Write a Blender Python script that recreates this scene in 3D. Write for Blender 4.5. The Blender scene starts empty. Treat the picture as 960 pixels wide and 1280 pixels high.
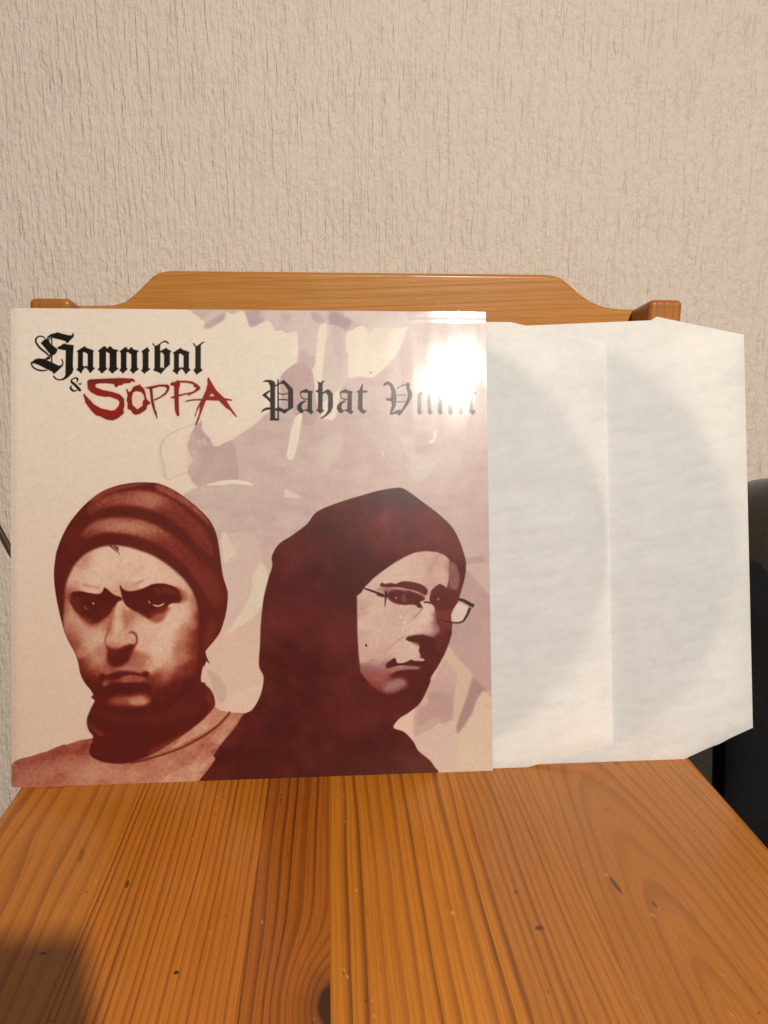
import bpy, bmesh, math, random
import numpy as np
from mathutils import Matrix, Vector

D = bpy.data
SC = bpy.context.scene
SEAT = 0.45                       # height of the seat top above the floor
random.seed(3)

# ---------------------------------------------------------------- camera, light, exposure
def cam_axes(yaw, pitch, roll):
    cy, sy = math.cos(yaw), math.sin(yaw); cp, sp = math.cos(pitch), math.sin(pitch); cr, sr = math.cos(roll), math.sin(roll)
    Rz = Matrix(((cy, -sy, 0), (sy, cy, 0), (0, 0, 1))); Rx = Matrix(((1, 0, 0), (0, cp, sp), (0, -sp, cp)))
    Ry = Matrix(((cr, 0, sr), (0, 1, 0), (-sr, 0, cr)))
    return Rz @ Rx @ Ry
CAM = Vector((0.2053, -0.46688, SEAT + 0.28026))
M = cam_axes(-0.07526, 0.21221, -0.00527)
right, fwd, up = M.col[0], M.col[1], M.col[2]
cam_data = D.cameras.new('camera'); cam = D.objects.new('camera', cam_data); SC.collection.objects.link(cam)
mw = Matrix.Identity(4)
for i in range(3):
    mw[i][0], mw[i][1], mw[i][2], mw[i][3] = right[i], up[i], -fwd[i], CAM[i]
cam.matrix_world = mw
cam_data.sensor_fit = 'VERTICAL'; cam_data.sensor_height = 24.0; cam_data.lens = 967 / 1280 * 24.0
cam_data.clip_start = 0.01; cam_data.clip_end = 50
SC.camera = cam

world = D.worlds.new('World'); SC.world = world; world.use_nodes = True
bg = world.node_tree.nodes['Background']; bg.inputs[0].default_value = (1.0, 0.90, 0.78, 1); bg.inputs[1].default_value = 0.10

LAMP = Vector((0.5945, -1.5480, SEAT + 1.0030))
ld = D.lights.new('room_lamp', 'SPOT'); ld.energy = 138.0; ld.color = (1.0, 0.928, 0.83); ld.shadow_soft_size = 0.023
ld.spot_size = math.radians(72); ld.spot_blend = 1.0          # a shaded lamp behind the photographer's right shoulder
lo = D.objects.new('room_lamp', ld); SC.collection.objects.link(lo)
lo.matrix_world = Matrix.Translation(LAMP) @ (Vector((.30, .07, SEAT + .13)) - LAMP).to_track_quat('-Z', 'Y').to_matrix().to_4x4()

SC.view_settings.view_transform = 'Standard'; SC.view_settings.look = 'None'
SC.view_settings.exposure = 0.0; SC.view_settings.gamma = 1.0; SC.view_settings.use_curve_mapping = False
SC.render.engine = 'CYCLES'
SC.cycles.max_bounces = 8; SC.cycles.transmission_bounces = 6; SC.cycles.use_denoising = True
SC.cycles.sample_clamp_indirect = 4.0

# ---------------------------------------------------------------- helpers
def link(name, mesh, mats=(), parent=None, loc=(0, 0, 0)):
    o = D.objects.new(name, mesh); SC.collection.objects.link(o); o.location = loc
    for m in mats: mesh.materials.append(m)
    if parent: o.parent = parent
    return o

def from_bm(name, bm, mats=(), parent=None, loc=(0, 0, 0), smooth=True, angle=40):
    me = D.meshes.new(name); bm.normal_update(); bm.to_mesh(me); bm.free()
    if smooth:
        me.shade_smooth()
        me.set_sharp_from_angle(angle=math.radians(angle))
    return link(name, me, mats, parent, loc)

def thing(name, label, cat, loc):
    o = D.objects.new(name, None); SC.collection.objects.link(o); o.location = loc
    o.empty_display_size = 0.05; o['label'] = label; o['category'] = cat
    return o

def box_bm(x0, x1, y0, y1, z0, z1, bev=0.0, seg=3, bm=None):
    b = bm or bmesh.new()
    r = bmesh.ops.create_cube(b, size=1.0)
    for v in r['verts']:
        v.co = Vector((x0 + (v.co.x + .5) * (x1 - x0), y0 + (v.co.y + .5) * (y1 - y0), z0 + (v.co.z + .5) * (z1 - z0)))
    if bev:
        es = list({e for v in r['verts'] for e in v.link_edges})
        bmesh.ops.bevel(b, geom=es, offset=bev, segments=seg, profile=.5, affect='EDGES')
    return b

def bevel_where(b, test, off, seg=3):
    es = [e for e in b.edges if test(e)]
    bmesh.ops.bevel(b, geom=es, offset=off, segments=seg, profile=.5, affect='EDGES')

class N:
    """tiny node-expression helper: sockets with + - * / and a few functions"""
    nt = None
    def __init__(s, v): s.v = v
    @staticmethod
    def m(op, *a, clamp=False):
        n = N.nt.nodes.new('ShaderNodeMath'); n.operation = op; n.use_clamp = clamp
        for i, q in enumerate(a):
            q = q.v if isinstance(q, N) else q
            if isinstance(q, (int, float)): n.inputs[i].default_value = q
            else: N.nt.links.new(q, n.inputs[i])
        return N(n.outputs[0])
    def __add__(s, o): return N.m('ADD', s, o)
    def __radd__(s, o): return N.m('ADD', o, s)
    def __sub__(s, o): return N.m('SUBTRACT', s, o)
    def __rsub__(s, o): return N.m('SUBTRACT', o, s)
    def __mul__(s, o): return N.m('MULTIPLY', s, o)
    def __rmul__(s, o): return N.m('MULTIPLY', o, s)
    def __truediv__(s, o): return N.m('DIVIDE', s, o)

def step(x, a, b):
    n = N.nt.nodes.new('ShaderNodeMapRange'); n.interpolation_type = 'SMOOTHSTEP'
    N.nt.links.new(x.v, n.inputs[0]); n.inputs[1].default_value = a; n.inputs[2].default_value = b
    n.inputs[3].default_value = 0; n.inputs[4].default_value = 1
    return N(n.outputs[0])

def vec(x, y, z):
    n = N.nt.nodes.new('ShaderNodeCombineXYZ')
    for i, q in enumerate((x, y, z)):
        q = q.v if isinstance(q, N) else q
        if isinstance(q, (int, float)): n.inputs[i].default_value = q
        else: N.nt.links.new(q, n.inputs[i])
    return n.outputs[0]

def noise_n(v, scale=1.0, detail=2.0, rough=.5, w=None):
    n = N.nt.nodes.new('ShaderNodeTexNoise'); n.inputs['Scale'].default_value = scale
    n.inputs['Detail'].default_value = detail; n.inputs['Roughness'].default_value = rough
    N.nt.links.new(v, n.inputs['Vector']); return N(n.outputs[0])

def mixc(f, a, b, blend='MIX'):
    n = N.nt.nodes.new('ShaderNodeMix'); n.data_type = 'RGBA'; n.blend_type = blend; n.clamp_factor = True
    for q, i in ((f, 0), (a, 6), (b, 7)):
        q = q.v if isinstance(q, N) else q
        if isinstance(q, (int, float)): n.inputs[i].default_value = q
        elif isinstance(q, tuple): n.inputs[i].default_value = (*q, 1)
        else: N.nt.links.new(q, n.inputs[i])
    return n.outputs[2]

def new_mat(name):
    m = D.materials.new(name); m.use_nodes = True; N.nt = m.node_tree
    p = m.node_tree.nodes['Principled BSDF']
    tc = m.node_tree.nodes.new('ShaderNodeTexCoord')
    sx = m.node_tree.nodes.new('ShaderNodeSeparateXYZ'); m.node_tree.links.new(tc.outputs['Object'], sx.inputs[0])
    return m, p, N(sx.outputs[0]), N(sx.outputs[1]), N(sx.outputs[2])

def to(p, name, v):
    v = v.v if isinstance(v, N) else v
    if isinstance(v, (int, float)): p.inputs[name].default_value = v
    elif isinstance(v, tuple): p.inputs[name].default_value = (*v, 1)
    else: N.nt.links.new(v, p.inputs[name])

def bump(p, h, dist, strength=1.0, also=None):
    n = N.nt.nodes.new('ShaderNodeBump'); n.inputs['Strength'].default_value = strength; n.inputs['Distance'].default_value = dist
    N.nt.links.new(h.v, n.inputs['Height']); N.nt.links.new(n.outputs[0], p.inputs['Normal'])
    return n

# ---------------------------------------------------------------- materials of the setting
def wallpaper_mat():
    m, p, x, y, z = new_mat('embossed_wallpaper')
    wob = noise_n(vec(x * 45, 0.0, z * 45), 1, 3, .6) - .5
    xx = x + wob * .0035
    fib = noise_n(vec(xx * 210, 3.0, z * 14), 1, 3, .55)
    fib2 = noise_n(vec(xx * 360, 9.0, z * 20), 1, 2, .5)
    blob = noise_n(vec(xx * 230, 5.0, z * 125), 1, 3, .6)
    patch = step(noise_n(vec(x * 60, 1.0, z * 22), 1, 3), .30, .70)
    groove = step(fib2, .30, .47)
    fib3 = noise_n(vec(xx * 520, 2.0, z * 34), 1, 2, .5)
    h = fib * .95 + groove * .32 + fib3 * .70 + step(blob, .30, .70) * (patch * .22 + .36)
    bump(p, h, .0019, .85)
    tint = noise_n(vec(x * 6, 2.0, z * 5), 1, 3)
    c = mixc(tint, (0.640, 0.545, 0.462), (0.690, 0.590, 0.505))
    c = mixc((1 - groove) * .08, c, (0.50, 0.41, 0.33))
    to(p, 'Base Color', c); to(p, 'Roughness', .78); to(p, 'Specular IOR Level', .25)
    return m

def wood_mat(name, cx, cz, slope, ring, y0=-.1, wob=.004, light=(.66, .27, .047), dark=(.30, .085, .012), depth=.8, along='y', knots=(), marks=(), seed=0.0, scuff=.5, sharp=.88, off=(0, 0, 0), rough=.33, tone=.5):
    """pine: growth rings round a tilted pith (cx, cz) cut by the board's faces; knots push the rings aside"""
    m, p, x, y, z = new_mat(name)
    x, y, z = x + off[0], y + off[1], z + (off[2] - SEAT)
    if along == 'x': x, y = y, x
    if along == 'z': y, z = z, y
    low = noise_n(vec(x * 14 + seed, y * 3.2, z * 14), 1, 2) - .5
    mid = noise_n(vec(x * 60 + seed, y * 9, z * 60), 1, 2) - .5
    dx = x - cx + low * wob * 2 + mid * wob * .35
    dz = z - cz - (y - y0) * slope
    r = N.m('SQRT', dx * dx + dz * dz)
    shift = None; kdark = None; halo = None
    for (kx, ky, kr, ka, sx) in knots:
        d2 = ((x - kx) * (1 / sx)) * ((x - kx) * (1 / sx)) + ((y - ky) * .55) * ((y - ky) * .55)
        d = N.m('SQRT', d2)
        g = N.m('EXPONENT', d2 * (-1 / (kr * 2.6) ** 2)) * ka
        shift = g if shift is None else shift + g
        kk = 1 - step(d + mid * kr * 1.6, kr * .55, kr * 1.0); hh = 1 - step(d, kr * .8, kr * 2.6)
        kdark = kk if kdark is None else N.m('MAXIMUM', kdark, kk); halo = hh if halo is None else N.m('MAXIMUM', halo, hh)
    if shift is not None: r = r + shift
    yr = noise_n(vec(r * (1 / ring) * .7 + seed, 0.0, 0.0), 1, 1)
    t = N.m('FRACT', r * (1 / ring) + (yr - .5) * .9)
    line = step(t, .42, sharp) * (1 - step(t, sharp + .04, 1.0))
    t2 = N.m('FRACT', r * (2.7 / ring) + yr * 1.7)
    line = N.m('MAXIMUM', line, step(t2, .62, .9) * (1 - step(t2, .93, 1.0)) * .38)
    inten = .45 + step(noise_n(vec(r * (1 / ring) * .55 + seed * 3, y * 2, 0.0), 1, 1), .35, .65) * .55
    fibre = noise_n(vec(x * 900 + seed, y * 18, z * 900), 1, 3, .6)
    broad = noise_n(vec(x * 18 + seed * 2, y * 2.2, z * 18), 1, 2)
    f = N.m('MULTIPLY', line * inten, depth, clamp=True)
    c = mixc(step(broad, .3, .72) * tone, light, tuple(a * b for a, b in zip(light, (.80, .68, .55))))
    c = mixc(f, c, dark)
    c = mixc(step(fibre, .42, .66) * .45, c, tuple(a * .62 for a in light))
    pores = step(noise_n(vec(x * 700 + seed, y * 60, z * 700), 1, 2), .66, .74)
    c = mixc(pores * .22, c, tuple(a * .45 for a in dark))
    if kdark is not None:
        c = mixc(halo * .45, c, tuple(a * .9 for a in dark)); c = mixc(kdark * .92, c, (.035, .010, .004))
    for (mx, my, ra, rb, rot, col, amt) in marks:
        ca, sa = math.cos(rot), math.sin(rot)
        ux = ((x - mx) * ca + (y - my) * sa) * (1 / ra); uy = ((y - my) * ca - (x - mx) * sa) * (1 / rb)
        dd = N.m('SQRT', ux * ux + uy * uy) + mid * .35
        c = mixc((1 - step(dd, .55, 1.0)) * amt, c, col)
    if scuff:
        sc1 = step(noise_n(vec(x * 260 + 40, y * 210, seed), 1, 3, .7), .73, .775) * step(noise_n(vec(x * 16, y * 16, seed + 4), 1, 2), .48, .62)
        sc2 = step(noise_n(vec((x + y * .35) * 420, (y - x * .35) * 110, seed + 2), 1, 1), .765, .80)
        c = mixc(N.m('MAXIMUM', sc1, sc2 * .7) * scuff, c, (.74, .50, .27))
        dirt = step(noise_n(vec(x * 330, y * 250, seed + 7), 1, 1), .775, .81)
        c = mixc(dirt * .7, c, (.07, .025, .01))
    to(p, 'Base Color', c)
    rr = rough + (noise_n(vec(x * 40, y * 25, z * 40), 1, 3) - .5) * .25
    to(p, 'Roughness', rr); to(p, 'Specular IOR Level', .3); to(p, 'Coat Weight', .2); to(p, 'Coat Roughness', .16)
    bump(p, fibre * .3 - line * .45 - pores * .4, .0003, .4)
    return m

def plain(name, col, rough=.6, var=.1, scale=40, bump_d=0.0, spec=.4):
    m, p, x, y, z = new_mat(name)
    n = noise_n(vec(x * scale, y * scale, z * scale), 1, 4, .6)
    to(p, 'Base Color', mixc(n, tuple(c * (1 - var) for c in col), tuple(min(1, c * (1 + var)) for c in col)))
    to(p, 'Roughness', rough); to(p, 'Specular IOR Level', spec)
    if bump_d: bump(p, n, bump_d, .8)
    return m

def fabric_mat(name, col, weave=900, rough=.95, fuzz=.3):
    m, p, x, y, z = new_mat(name)
    w = noise_n(vec(x * weave, y * weave, z * weave * .25), 1, 2) + noise_n(vec(x * weave * .25, y * weave, z * weave), 1, 2)
    big = noise_n(vec(x * 30, y * 30, z * 30), 1, 4, .6)
    c = mixc(big, tuple(c * .7 for c in col), tuple(c * 1.3 for c in col))
    c = mixc(step(w, .85, 1.2) * .4, c, tuple(c * .45 for c in col))
    to(p, 'Base Color', c); to(p, 'Roughness', rough); to(p, 'Specular IOR Level', .1)
    to(p, 'Sheen Weight', fuzz)
    bump(p, w, .0006, .7)
    return m

# ---------------------------------------------------------------- wall and floor
WALLY = 0.19
def sheet(name, x0, x1, y0, y1, z0, z1, mat):
    bm = box_bm(x0, x1, y0, y1, z0, z1); o = from_bm(name, bm, [mat], smooth=False); o['kind'] = 'structure'; return o
sheet('wall', -1.6, 2.2, WALLY, WALLY + .1, 0.0, 2.5, wallpaper_mat())
sheet('floor', -1.6, 2.2, -2.2, WALLY + .1, -.05, -0.0005, plain('brown_linoleum', (.16, .10, .06), .5, .2, 12))

# ---------------------------------------------------------------- chair
CH = Vector((0.231, -0.14, 0.0))
chair = thing('wooden_chair', 'varnished orange pine chair with a plank seat and shaped top rail standing against the wallpaper', 'chair', CH)
OFF = tuple(CH)
def cpart(name, bm, mat, angle=40): 
    bmesh.ops.translate(bm, verts=bm.verts[:], vec=-CH)
    o = from_bm(name, bm, [mat], chair, smooth=True, angle=angle); w = o.modifiers.new('normals', 'WEIGHTED_NORMAL'); w.keep_sharp = True; w.weight = 100; return o
SX0, SX1, SY0, SY1 = .0045, .4570, -.335, .079
DK = (.06, .02, .008)
boards = [
    (SX0, .0830, dict(cx=-.05, cz=.03, slope=.03, ring=.0085, wob=.012, light=(.62, .215, .022), dark=(.25, .066, .008), depth=.7, seed=1.3, marks=((.066, -.072, .0018, .008, .15, (.13, .045, .012), .45), (.070, -.144, .0022, .0012, 0, DK, .9), (.030, .0, .012, .004, .1, (.30, .08, .012), .4)))),
    (.0830, .1650, dict(cx=.40, cz=.0, slope=.02, ring=.0040, wob=.005, light=(.64, .205, .018), dark=(.17, .038, .004), depth=.85, seed=4.1, marks=((.1345, -.160, .0016, .0016, 0, DK, .95), (.0975, -.098, .0012, .004, .1, DK, .8)))),
    (.1650, .2045, dict(cx=.055, cz=.0, slope=.02, ring=.0062, wob=.005, light=(.47, .130, .012), dark=(.105, .022, .004), depth=.95, seed=7.7, knots=((.2040, -.1835, .0066, .028, 1.1),), scuff=.6, marks=((.1745, -.025, .001, .001, 0, DK, .9),))),
    (.2045, .2900, dict(cx=-.09, cz=-.01, slope=.05, ring=.0078, wob=.006, light=(.66, .225, .018), dark=(.19, .046, .005), depth=.9, seed=11.2, scuff=.6, marks=((.2665, -.131, .0015, .0020, 0, (.62, .38, .14), .7),))),
    (.2900, .3380, dict(cx=.10, cz=.0, slope=.05, ring=.0046, wob=.008, light=(.56, .190, .024), dark=(.20, .058, .009), depth=.7, seed=14.9, marks=((.3075, -.144, .0030, .0021, .2, (.10, .03, .008), .85), (.3020, -.118, .0012, .0018, 0, (.14, .05, .015), .8)))),
    (.3380, SX1, dict(cx=.377, cz=-.024, slope=-.10, ring=.0050, y0=-.12, wob=.009, light=(.55, .195, .028), dark=(.22, .066, .011), depth=.55, seed=18.4, sharp=.80, marks=((.3565, -.1165, .0016, .0085, .12, (.10, .05, .015), .85), (.3545, -.108, .0014, .0024, .1, (.56, .32, .10), .45), (.3710, -.132, .0011, .0036, .1, (.12, .05, .015), .7), (.402, .004, .0030, .0022, 0, (.18, .06, .02), .6)))),
]
for i, (x0, x1, kw) in enumerate(boards):
    g = .00001
    b = box_bm(x0 + (g if i else 0), x1 - (g if i < len(boards) - 1 else 0), SY0, SY1, SEAT - .024, SEAT)
    xe = x0 if i == 0 else (x1 if i == len(boards) - 1 else None)
    outer = lambda e: (xe is not None and all(abs(v.co.x - xe) < 1e-5 for v in e.verts) and abs(e.verts[0].co.y - e.verts[1].co.y) > .1) or (all(abs(v.co.y - SY0) < 1e-5 for v in e.verts) and abs(e.verts[0].co.z - e.verts[1].co.z) < 1e-4)
    sel = set(e for e in b.edges if outer(e))
    bmesh.ops.bevel(b, geom=list(sel), offset=.0045, segments=4, profile=.5, affect='EDGES')
    joint = [e for e in b.edges if abs(e.verts[0].co.y - e.verts[1].co.y) > .1 and all(v.co.z > SEAT - .001 for v in e.verts) and any(abs(e.verts[0].co.x - q) < .0004 for q in (x0, x1) if q != xe)]
    bmesh.ops.bevel(b, geom=joint, offset=.00007, segments=1, profile=.5, affect='EDGES')
    cpart('seat_board', b, wood_mat('pine_board_%s' % 'abcdef'[i], off=OFF, **kw))
PY = .083                        # front of the back posts
post_wood = wood_mat('pine_post', .15, .02, .01, .0055, along='z', light=(.42, .160, .032), dark=(.26, .09, .018), depth=.4, seed=22, off=OFF, scuff=0)
rail_wood = wood_mat('pine_rail', .09, .16, .045, .0065, y0=.2, along='x', wob=.006, light=(.50, .205, .036), dark=(.36, .135, .022), depth=.35, seed=26, off=OFF, scuff=0, tone=.3)
leg_wood = wood_mat('pine_leg', .2, .0, .0, .005, along='z', light=(.55, .22, .04), dark=(.28, .09, .015), depth=.6, seed=31, off=OFF, scuff=0)
def post(x0, x1, ztop):
    b = box_bm(x0, x1, PY, PY + .056, 0, ztop)
    bevel_where(b, lambda e: True, .0042, 4)
    # the top slopes down a little towards the back
    for v in b.verts:
        if v.co.z > ztop - .02: v.co.z -= max(0, (v.co.y - PY)) * .16
    return b
cpart('back_post', post(.0080, .0362, SEAT + .3105), post_wood, 60)
cpart('back_post', post(.4345, .4590, SEAT + .3135), post_wood, 60)
def slab(profile, y0, y1, bev, seg=3):
    """board cut to a top outline (left to right), level bottom; front and back are strips of quads"""
    zb = profile[0][1]; tops = profile[1:-1]; b = bmesh.new(); R = []
    for x, z in tops:
        R.append([b.verts.new((x, y, SEAT + q)) for y in (y0, y1) for q in (z, zb)])      # front top, front bottom, back top, back bottom
    for a, c in zip(R[:-1], R[1:]):
        for f in ((a[0], a[1], c[1], c[0]), (c[2], c[3], a[3], a[2]), (a[2], a[0], c[0], c[2]), (a[1], a[3], c[3], c[1])): b.faces.new(f)
    b.faces.new((R[0][0], R[0][2], R[0][3], R[0][1])); b.faces.new((R[-1][0], R[-1][1], R[-1][3], R[-1][2]))
    bmesh.ops.recalc_face_normals(b, faces=b.faces[:])
    tv = {v for r in R for v in (r[0], r[2])}
    es = [e for e in b.edges if e.verts[0] in tv and e.verts[1] in tv and abs(e.verts[0].co.y - e.verts[1].co.y) < 1e-6]
    bmesh.ops.bevel(b, geom=es, offset=bev, segments=seg, profile=.5, affect='EDGES')
    return b
RS = (.117 + .46688) / (.103 + .46688)
prof = [(.030, .235), (.030, .3060), (.0580, .3066), (.0660, .3090), (.0730, .3140), (.0810, .3215), (.0860, .3262), (.0910, .3290), (.0980, .3302),
        (.3640, .3307), (.3710, .3300), (.3765, .3280), (.3815, .3245), (.3900, .3175), (.3990, .3120), (.4090, .3085), (.4200, .3070), (.4400, .3068), (.4400, .235)]
cpart('top_rail', slab([(.2053 + (a - .2053) * RS, .28026 + (b - .28026) * RS) if b > .25 else (a, b) for a, b in prof], .117, .137, .0026, 3), rail_wood, 35)
cpart('back_rail', slab([(.030, .09), (.030, .135), (.44, .135), (.44, .09)], .116, .132, .002), rail_wood)
for x in (SX0 + .012, SX1 - .047):
    cpart('front_leg', box_bm(x, x + .035, SY0 + .015, SY0 + .05, 0, SEAT - .024, .003), leg_wood)
cpart('front_apron', box_bm(SX0 + .047, SX1 - .047, SY0 + .020, SY0 + .038, SEAT - .084, SEAT - .0245, .002), rail_wood)
for x in (SX0 + .016, SX1 - .034):
    cpart('side_apron', box_bm(x, x + .018, SY0 + .05, PY - .0005, SEAT - .084, SEAT - .0245, .002), leg_wood)

# ---------------------------------------------------------------- record cover
LEAN = 0.23494; CW, CHH = 0.315, 0.315 * 0.98874
U, V, NN = Vector((1, 0, 0)), Vector((0, math.sin(LEAN), math.cos(LEAN))), Vector((0, -math.cos(LEAN), math.sin(LEAN)))
O = Vector((0, 0, SEAT))
Rc = Matrix((U, V, NN)).transposed().to_4x4()          # local x = across, y = up the cover, z = out of its face
def place(o): o.matrix_world = Matrix.Translation(O) @ Rc

# ---------------------------------------------------------------- printed picture of the record cover
# (flat print, painted by code into an image: filled outlines, soft tones, lettering)
PX0, PY0, PS = 2.0, 374.0, 2.0
PW = PH = 1250
RNG = np.random.RandomState(7)

def crop(x0, y0, s):
    return lambda pts: [(x0 + x / s, y0 + y / s) for x, y in pts]
cA = crop(60, 595, 4); cB = crop(70, 690, 8); cC = crop(140, 690, 6.4); cD = crop(80, 780, 4.571)
cE = crop(10, 860, 3); cF = crop(430, 680, 5.053); cG = crop(430, 780, 5.053)
c3 = crop(0, 580, 3); c4 = crop(240, 580, 2.4); cR1 = crop(190, 380, 4.174); cR2 = crop(390, 380, 4.174)
cK = crop(240, 560, 4.267); cL = crop(520, 720, 4.742); cM = crop(300, 540, 6); cN = crop(470, 860, 6)
cS = crop(170, 860, 6); cJ = crop(10, 860, 6)
t1 = crop(30, 405, 8); t2 = crop(140, 405, 8); t3 = crop(80, 460, 8); t4 = crop(190, 460, 8)
t5 = crop(320, 460, 6); t6 = crop(470, 440, 6.4); t7 = crop(80, 470, 24)

def smooth(pts, closed=True, n=5):
    p = np.asarray(pts, float); m = len(p); out = []
    for i in range(m if closed else m - 1):
        if closed: a, b, c, d = p[i - 1], p[i], p[(i + 1) % m], p[(i + 2) % m]
        else: a, b, c, d = p[max(i - 1, 0)], p[i], p[i + 1], p[min(i + 2, m - 1)]
        for k in range(n):
            t = k / n
            out.append(.5 * ((2 * b) + (c - a) * t + (2 * a - 5 * b + 4 * c - d) * t * t + (3 * b - a - 3 * c + d) * t ** 3))
    if not closed: out.append(p[-1])
    return np.array(out)

def fill(polys, holes=()):
    """anti-aliased coverage (signed area per row) of closed outlines in photo pixels, less the holes"""
    if holes: return np.clip(fill(polys) - fill(holes), 0, 1)
    SUB = 4
    acc = np.zeros((PH, PW + 2))
    for pts in polys:
        p = (np.asarray(pts, float) - (PX0, PY0)) * PS
        for i in range(len(p)):
            x0, y0 = p[i]; x1, y1 = p[(i + 1) % len(p)]
            if y0 == y1: continue
            s = 1.0
            if y0 > y1: x0, y0, x1, y1, s = x1, y1, x0, y0, -1.0
            j0 = int(np.ceil(y0 * SUB - .5)); j1 = int(np.ceil(y1 * SUB - .5))
            j = np.arange(max(j0, 0), min(j1, PH * SUB))
            if not len(j): continue
            yc = (j + .5) / SUB
            x = np.clip(x0 + (yc - y0) * (x1 - x0) / (y1 - y0), 0, PW - .001)
            xi = x.astype(int); fr = x - xi
            np.add.at(acc, (j // SUB, xi), s * (1 - fr) / SUB)
            np.add.at(acc, (j // SUB, xi + 1), s * fr / SUB)
    return np.clip(np.abs(np.cumsum(acc, 1)[:, :PW]), 0, 1)

def mask(pts, sm=True, n=5):
    return fill([smooth(pts, True, n) if sm else pts])

def stroke(pts, w, sm=True):
    """a brush line; w is one width or one per point, in photo pixels"""
    p = np.asarray(pts, float); ww = np.full(len(p), w, float) if np.isscalar(w) else np.asarray(w, float)
    if sm and len(p) > 2:
        q = smooth(np.column_stack([p, ww]), False, 5); p, ww = q[:, :2], np.maximum(q[:, 2], .15)
    d = np.gradient(p, axis=0); d /= np.linalg.norm(d, axis=1)[:, None] + 1e-9
    nrm = np.column_stack([-d[:, 1], d[:, 0]]) * ww[:, None] / 2
    return fill([np.vstack([p + nrm, (p - nrm)[::-1]])])

def box(m, pad=0):
    r = np.flatnonzero(m.max(1) > 1e-4); c = np.flatnonzero(m.max(0) > 1e-4)
    if not len(r): return None
    return (slice(max(r[0] - pad, 0), min(r[-1] + pad + 1, PH)), slice(max(c[0] - pad, 0), min(c[-1] + pad + 1, PW)))

def blur(m, s):
    b = box(m, int(4 * s * PS) + 2)
    if b is None: return m
    h, w = b[0].stop - b[0].start, b[1].stop - b[1].start
    if h * w < .6 * PH * PW:
        o = np.zeros_like(m); q = np.zeros((-(-h // 30) * 30 + 30, -(-w // 30) * 30 + 30)); q[:h, :w] = m[b]
        o[b] = _blur(q, s)[:h, :w]; return o
    return _blur(m, s)

def _blur(m, s):
    s *= PS
    fy = np.fft.fftfreq(m.shape[0])[:, None]; fx = np.fft.rfftfreq(m.shape[1])[None]
    g = np.exp(-2 * (np.pi * s) ** 2 * (fx ** 2 + fy ** 2))
    return np.clip(np.fft.irfft2(np.fft.rfft2(m) * g, m.shape), 0, 1)

def noise(scale, ax=1.0, ay=1.0, seed=0):
    r = np.random.RandomState(seed).randn(PH, PW)
    fy = np.fft.fftfreq(PH)[:, None]; fx = np.fft.rfftfreq(PW)[None]
    g = np.exp(-2 * (np.pi * scale * PS) ** 2 * ((fx * ax) ** 2 + (fy * ay) ** 2))
    o = np.fft.irfft2(np.fft.rfft2(r) * g, (PH, PW)); return o / o.std()

def C(*c): return np.array(c, float) / 255.0

YY, XX = np.mgrid[0:PH, 0:PW]; PXX = PX0 + XX / PS; PYY = PY0 + YY / PS

def rbf(pts, s):
    """tone field through (x, y, value) points: normalised Gaussians, on a coarse grid then enlarged"""
    k = 4; gx = PXX[::k, ::k]; gy = PYY[::k, ::k]; n = np.zeros(gx.shape); d = n + 1e-12
    for x, y, v in pts:
        w = np.exp(-((gx - x) ** 2 + (gy - y) ** 2) / (2 * s * s)) + 1e-7 / (1 + ((gx - x) ** 2 + (gy - y) ** 2))
        n += w * v; d += w
    t = n / d
    return np.repeat(np.repeat(t, k, 0), k, 1)[:PH, :PW]

def ramp(T, stops):
    T = np.clip(T, 0, 1); xs = [s[0] for s in stops]
    return np.stack([np.interp(T, xs, [s[1][c] for s in stops]) for c in range(3)], -1)

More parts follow.
